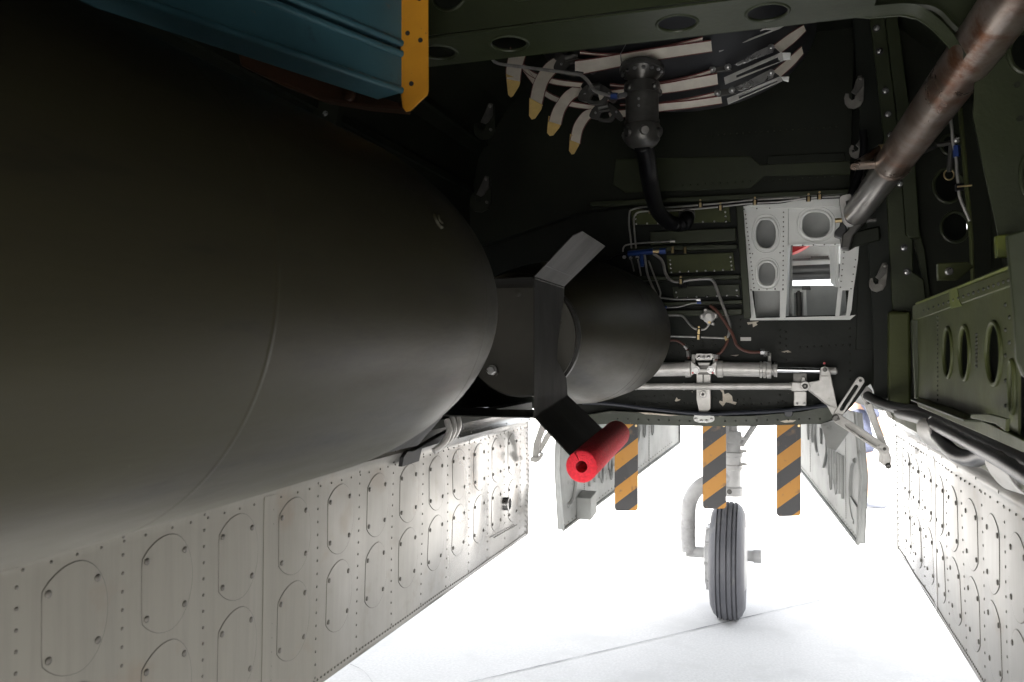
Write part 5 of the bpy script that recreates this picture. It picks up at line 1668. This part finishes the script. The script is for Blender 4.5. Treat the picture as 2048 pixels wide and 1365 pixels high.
MB().poly(PY(2.42, [(1822, 640), (1846, 640), (1866, 660), (1870, 795), (1850, 812), (1844, 800), (1830, 798)]), (0, .01, 0)).obj('end_frame', OLIVE, pn, bevel=.002)
ab = thing('angle_block', 'green angle block with one bolt above the riveted side panel', 'bracket', at(1910, 560, Y=2.45))
MB().poly(PY(2.45, [(1876, 527), (1935, 524), (1948, 534), (1916, 560), (1877, 561)]), (0, .03, 0)).obj('block', OLIVE_L, ab, bevel=.002)
MB().lathe([(0, .0105), (.002, .0105), (.003, .007), (.010, .0065)], at(1898, 543, Y=2.45), IN, 14).obj('bolt', STEEL, ab)
tag(MB().poly(PY(1.79, [(1992, 472), (2020, 468), (2024, 514), (1994, 515)]), (0, .02, 0)).obj('primer_clip', PRIMER, None, bevel=.002), 'bright yellow green clip at the top end of the side panel', 'clip')

MB().poly(PY(1.20, [(2014, 470), (2070, 452), (2078, 770), (2046, 752), (2034, 720), (2030, 640)]), (0, .012, 0)).obj('end_post', OLIVE, pn, bevel=.003)
nf = thing('ring_rib', 'broad blurred green ring frame at the near edge of the bay', 'frame', at(2040, 500, Y=1.82))
MB().poly(PY(1.82, [(1965, -40), (1952, 120), (1946, 232), (1966, 330), (1988, 430), (2004, 510), (2016, 600), (2034, 720), (2200, 760), (2300, 400), (2200, -40)]), (0, .006, 0), [pxhole(2048, 105, 30, 40, 1, 1.82, 24, 2), pxhole(2058, 350, 16, 42, 1, 1.82, 24, 2)]).obj('web', OLIVE, nf)
for h in (pxhole(2048, 105, 30, 40, 1, 1.817, 24, 2), pxhole(2058, 350, 16, 42, 1, 1.817, 24, 2)):
    MB().tube(h, .005, 8, closed=True).obj('hole_flange', OLIVE, nf)
m = MB()
ea = curve(PY(1.82, [(1965, -40), (1952, 120), (1946, 232), (1966, 330), (1988, 430), (2004, 510), (2016, 600), (2034, 720)]), 4)
for q in ea:
    m.v += [q, q + EY * .06 + EX * .02]
for i in range(len(ea) - 1):
    m.f.append([2 * i, 2 * i + 1, 2 * i + 3, 2 * i + 2])
m.obj('edge_flange', OLIVE, nf)
for x, y in ((2034, 170), (2040, 238)):
    MB().lathe([(0, .006), (.003, .006)], at(x, y, Y=1.82), IN, 10).obj('rivet', RIVETG, nf)

# steel tube
tb = thing('steel_strut', 'thick rust streaked steel tube slanting across the side of the bay', 'strut', at(1718, 428, Y=3.15))
pT, pB = at(2052, -40, Y=1.52), at(1714, 426, Y=3.02)
d = (pT - pB).normalized()
Lt = (pT - pB).length
pc = pB + d * (Lt * .36)
MB().lathe([(0, .041), (.004, .043), ((pc - pB).length, .043)], pB, d, 36).obj('lower_tube', RUST_L, tb)
MB().lathe([(0, .0445), (.012, .047), (.02, .0475), (Lt * .64 + .15, .0475)], pc, d, 36).obj('upper_tube', RUST, tb)
MB().lathe([(-.012, .0435), (-.006, .049), (.010, .050), (.016, .046)], pc, d, 36).obj('weld_collar', RUST, tb)
MB().tube([pc, pc + V((-.10, -.02, -.005)), at(1760, 298, Y=2.55)], .012, 10).obj('cross_pin', RUST, tb)
MB().tube([at(1758, 299, Y=2.55), at(1776, 297, Y=2.54)], .014, 8).obj('pin_end', GOLD, tb)
MB().tube([pc, at(1866, 291, Y=2.72)], .012, 10).obj('cross_pin', GUN, tb)
MB().lathe([(-.045, .030), (-.03, .036), (0, .036), (.01, .041)], pB, d, 28).obj('socket', SHADEHOLE, tb)
fk = thing('strut_fork', 'grey forged fork holding the foot of the slanting steel tube', 'fitting', at(1695, 440, Y=3.1))
Yk = 3.06
MB().poly(curve(PY(Yk, [(1680, 396), (1690, 390), (1702, 390), (1704, 410), (1710, 440), (1708, 450), (1698, 452), (1688, 444), (1682, 420)]), 3, True), (0, .03, 0)).obj('cheek', CAST, fk, bevel=.003)
MB().bar(at(1695, 402, Y=Yk - .003), at(1699, 425, Y=Yk - .003), .012, .006, EY).obj('groove_rib', GUN, fk)
MB().lathe([(0, .009), (.008, .009), (.010, .005)], at(1699, 436, Y=Yk), IN, 10).obj('bolt', STEEL, fk)
MB().poly(PY(Yk + .03, [(1710, 436), (1735, 438), (1722, 454), (1708, 470), (1700, 500), (1682, 498), (1684, 470), (1694, 462), (1698, 450)]), (0, .05, 0)).obj('base_casting', GUN, fk, bevel=.006)
MB().poly(PY(Yk + .04, [(1684, 436), (1680, 452), (1670, 462), (1670, 472), (1690, 478), (1694, 458)]), (0, .05, 0)).obj('side_web', SHADEHOLE, fk, bevel=.004)
MB().poly(PY(Yk + .09, [(1680, 470), (1760, 452), (1762, 480), (1712, 492), (1700, 500), (1684, 498)]), (0, .05, 0)).obj('arm', BLACKG, fk, bevel=.006)
MB().tube([at(1670, 442, Y=Yk), at(1684, 441, Y=Yk)], .008, 8).obj('gold_pin', GOLD, fk)
MB().tube([at(1728, 441, Y=Yk), at(1752, 440, Y=Yk)], .008, 8).obj('pin', GUN, fk)

DULL = mat('dull_hook_steel', (0.17, 0.165, 0.15), 0.45, metal=0.5, col2=(0.11, 0.105, 0.095), scale=20)
# release hooks on the side frame
def hook(label, cx, cy, Y, s, rot, m):
    t = thing('release_hook', label, 'hook', at(cx, cy, Y=Y), 'release hooks down the side frame')
    c_, s_ = math.cos(rot), math.sin(rot)
    Q = lambda x, y: at(cx + (x * c_ - y * s_) * s, cy + (x * s_ + y * c_) * s, Y=Y)
    outl = [(6, -34), (14, -36), (19, -30), (20, -4), (20, 14), (14, 26), (2, 32), (-10, 30), (-17, 22), (-19, 10), (-17, 2), (-10, 2), (-9, 10), (-4, 15), (2, 12), (3, 4), (-4, 0), (0, -16)]
    MB().poly([Q(*p) for p in outl], (0, .008, 0)).obj('hook_plate', m, t, bevel=.0015)
    MB().poly([Q(*p) for p in [(-6, 0), (4, -20), (10, -34), (16, -33), (16, -12), (8, 0), (2, 4)]], (0, -.006, 0)).obj('cam', GUN, t, bevel=.001)
    MB().lathe([(0, .006), (.012, .006), (.014, .003)], Q(12, -28), IN, 10).obj('pivot', DULL, t)
    MB().lathe([(0, .005), (.010, .005)], Q(13, 14), IN, 8).obj('rivet', DULL, t)


hook('shaded steel hook high up beside the row of bolts', 1708, 186, 3.1, 1.0, 0.05, DULL)
hook('narrow hook seen nearly edge on above the tube foot', 1716, 292, 3.1, .8, .25, DULL)
hook('pale worn hook with curled tip below the tube foot', 1756, 556, 3.1, .9, .12, DULL)
hook('small hook tucked behind the steel tube', 1735, 348, 3.12, .6, .2, DULL)
for k, (x, y) in enumerate(((968, 245), (960, 390))):
    hook(('dark hook on the shadowed far side, upper of two' if k == 0 else 'dark hook on the shadowed far side, lower of two'), x, y, 2.9, 1.1, 0, BLACKG)
tag(MB().tube(curve(PY(3.08, [(1726, 262), (1728, 300), (1720, 340), (1706, 380), (1698, 400)]), 5), .014, 10).obj('rubber_hose', BLACK), 'black hose behind the foot of the steel tube', 'hose')

# ================================================================== hoses along the door hinge
hs_ = [
    ('thick black sleeve curving between the two strap clamps', [(1846, 838), (1870, 866), (1905, 905), (1945, 918), (1985, 912), (2100, 955)], .016, [2.45, 2.2, 1.95, 1.8, 1.65, 1.35], BLACK),
    ('ribbed black hose running under the side panel rail', [(1735, 792), (1760, 806), (1800, 818), (1850, 826), (1890, 842), (1960, 876), (2100, 945)], .017, [3.3, 3.05, 2.7, 2.35, 2.1, 1.75, 1.32], BLACK),
    ('shiny black hose lowest along the hinge', [(1800, 826), (1850, 838), (1900, 862), (1960, 893), (2020, 925), (2100, 975)], .018, [2.7, 2.3, 2.0, 1.72, 1.5, 1.3], BLACK),
]
for lab, pts, r, ys, mm in hs_:
    pp = curve([at(x, y, Y=yy) for (x, y), yy in zip(pts, ys)], 12)
    t = thing('hinge_hose', lab, 'hose', pp[0], 'black hoses along the door hinge')
    rr = [r * (1.07 if i % 2 else .95) for i in range(len(pp))] if 'ribbed' in lab else r
    MB().tube(pp, rr, 12).obj('hose', mm, t, ang=70)
for lab, pts in (('pale curved strap clamp where the hoses leave the frame', [(1848, 836), (1834, 846), (1835, 866), (1848, 884), (1866, 896)]),
                 ('grey curved strap clamp nearest the edge of the picture', [(1994, 895), (1976, 903), (1970, 925), (1984, 952), (2004, 972), (2020, 978)])):
    n_ = 2.2 if 'leave' in lab else 1.62
    c_ = curve([at(x, y, Y=n_) for x, y in pts], 5)
    mm = MB()
    for q in c_:
        mm.v += [q, q + V((.02, -.055, -.004)), q + V((.022, -.055, -.006)) + V((.002, 0, .0)), q + V((.002, 0, -.003))]
    for i in range(len(c_) - 1):
        a = i * 4
        mm.f += [[a, a + 1, a + 5, a + 4], [a + 2, a + 3, a + 7, a + 6]]
    t = thing('strap_clamp', lab, 'clamp', c_[0], 'strap clamps on the door hinge')
    mm.obj('strap', CAST, t)
    MB().lathe([(0, .006), (.008, .006)], c_[0] + V((.01, -.03, 0)), IN, 8).obj('bolt', STEEL, t)
hg = thing('hinge_rail', 'long riveted hinge rail under the side panel', 'hinge', at(1900, 850, X=.40))
MB().bb(.385, .43, -.5, 3.3, 1.40, 1.43).obj('rail', OLIVE_L, hg, bevel=.002)
MB().bb(XC - .735, XC - .68, -.5, 3.3, 1.402, 1.43).obj('opposite_rail', BLACKG, hg, bevel=.002)
tag(MB().poly([q for q in PX(.395, [(1857, 800), (1868, 806), (1872, 826), (1860, 822)])], (.01, 0, 0)).obj('hinge_lug', OLIVE_L, None, bevel=.001), 'small green lug under the side panel rail', 'lug')

# ================================================================== teal hoist rack with amber end plate
YT = 1.30
rk = thing('hoist_rack', 'teal channel beam with drilled amber end plate above the near bomb', 'hoist beam', at(830, 222, Y=YT))
ep = [(800, -60), (857, -60), (857.5, 182), (856, 190), (822, 221), (813, 223), (806, 214), (803, 190)]
eph = [pxhole(x, y, 5, 10, 1, YT, 14, 2) for x, y in ((839, -2), (815.5, 67), (841, 81), (823, 168))]
MB().poly(PY(YT, ep), (-.004, .006, 0)).obj('end_plate', ORANGE, rk, bevel=.0015)
for x, y in ((839, -2), (815.5, 67), (841, 81), (823, 168)):
    MB().lathe([(0, .0042), (.0015, .0042)], at(x, y, Y=YT), IN, 14).obj('bolt_hole', SHADEHOLE, rk)  # dark discs painted as shaded holes, the plate is not pierced
A1, A2 = at(803, 186, Y=YT), at(803, 104, Y=YT)      # lower lip and groove at the plate end
A3, A4 = at(803, 92, Y=YT), at(803, -40, Y=YT)
Lr = .95
dv = (A1 - at(262, 0, Y=.85)).normalized()
nout = V((dv.y, -dv.x, 0)).normalized()
if nout.y > 0:
    nout = -nout
back_ = -dv * Lr


def channel(lo, hi, name):
    MB().poly([lo, hi, hi + back_, lo + back_], -nout * .003).obj(name, TEAL, rk)
    for q, s_ in ((lo, 1), (hi, -1)):
        MB().tube([q + EZ * .004 * s_, q + EZ * .004 * s_ + back_], .006, 10).obj('rolled_edge', TEAL, rk)
        MB().poly([q, q + back_, q + back_ - nout * .06, q - nout * .06], EZ * .003 * s_).obj('flange', TEAL, rk)


channel(A1, A2, 'lower_channel')
channel(A3, A4, 'upper_channel')
am = thing('hoist_bracket', 'amber bracket under the teal beam, shadow painted into its brown', 'bracket', at(740, 205, Y=1.33))
MB().poly(PY(1.36, [(470, 85), (560, 120), (640, 150), (720, 182), (800, 206), (806, 219), (725, 212), (640, 198), (560, 168), (480, 130)]), (0, .04, 0)).obj('web', SHADED_AMBER, am, bevel=.004)
MB().lathe([(0, .011), (.012, .011), (.014, .007)], at(702, 192, Y=1.352), IN, 12).obj('pin', SHADED_AMBER, am)
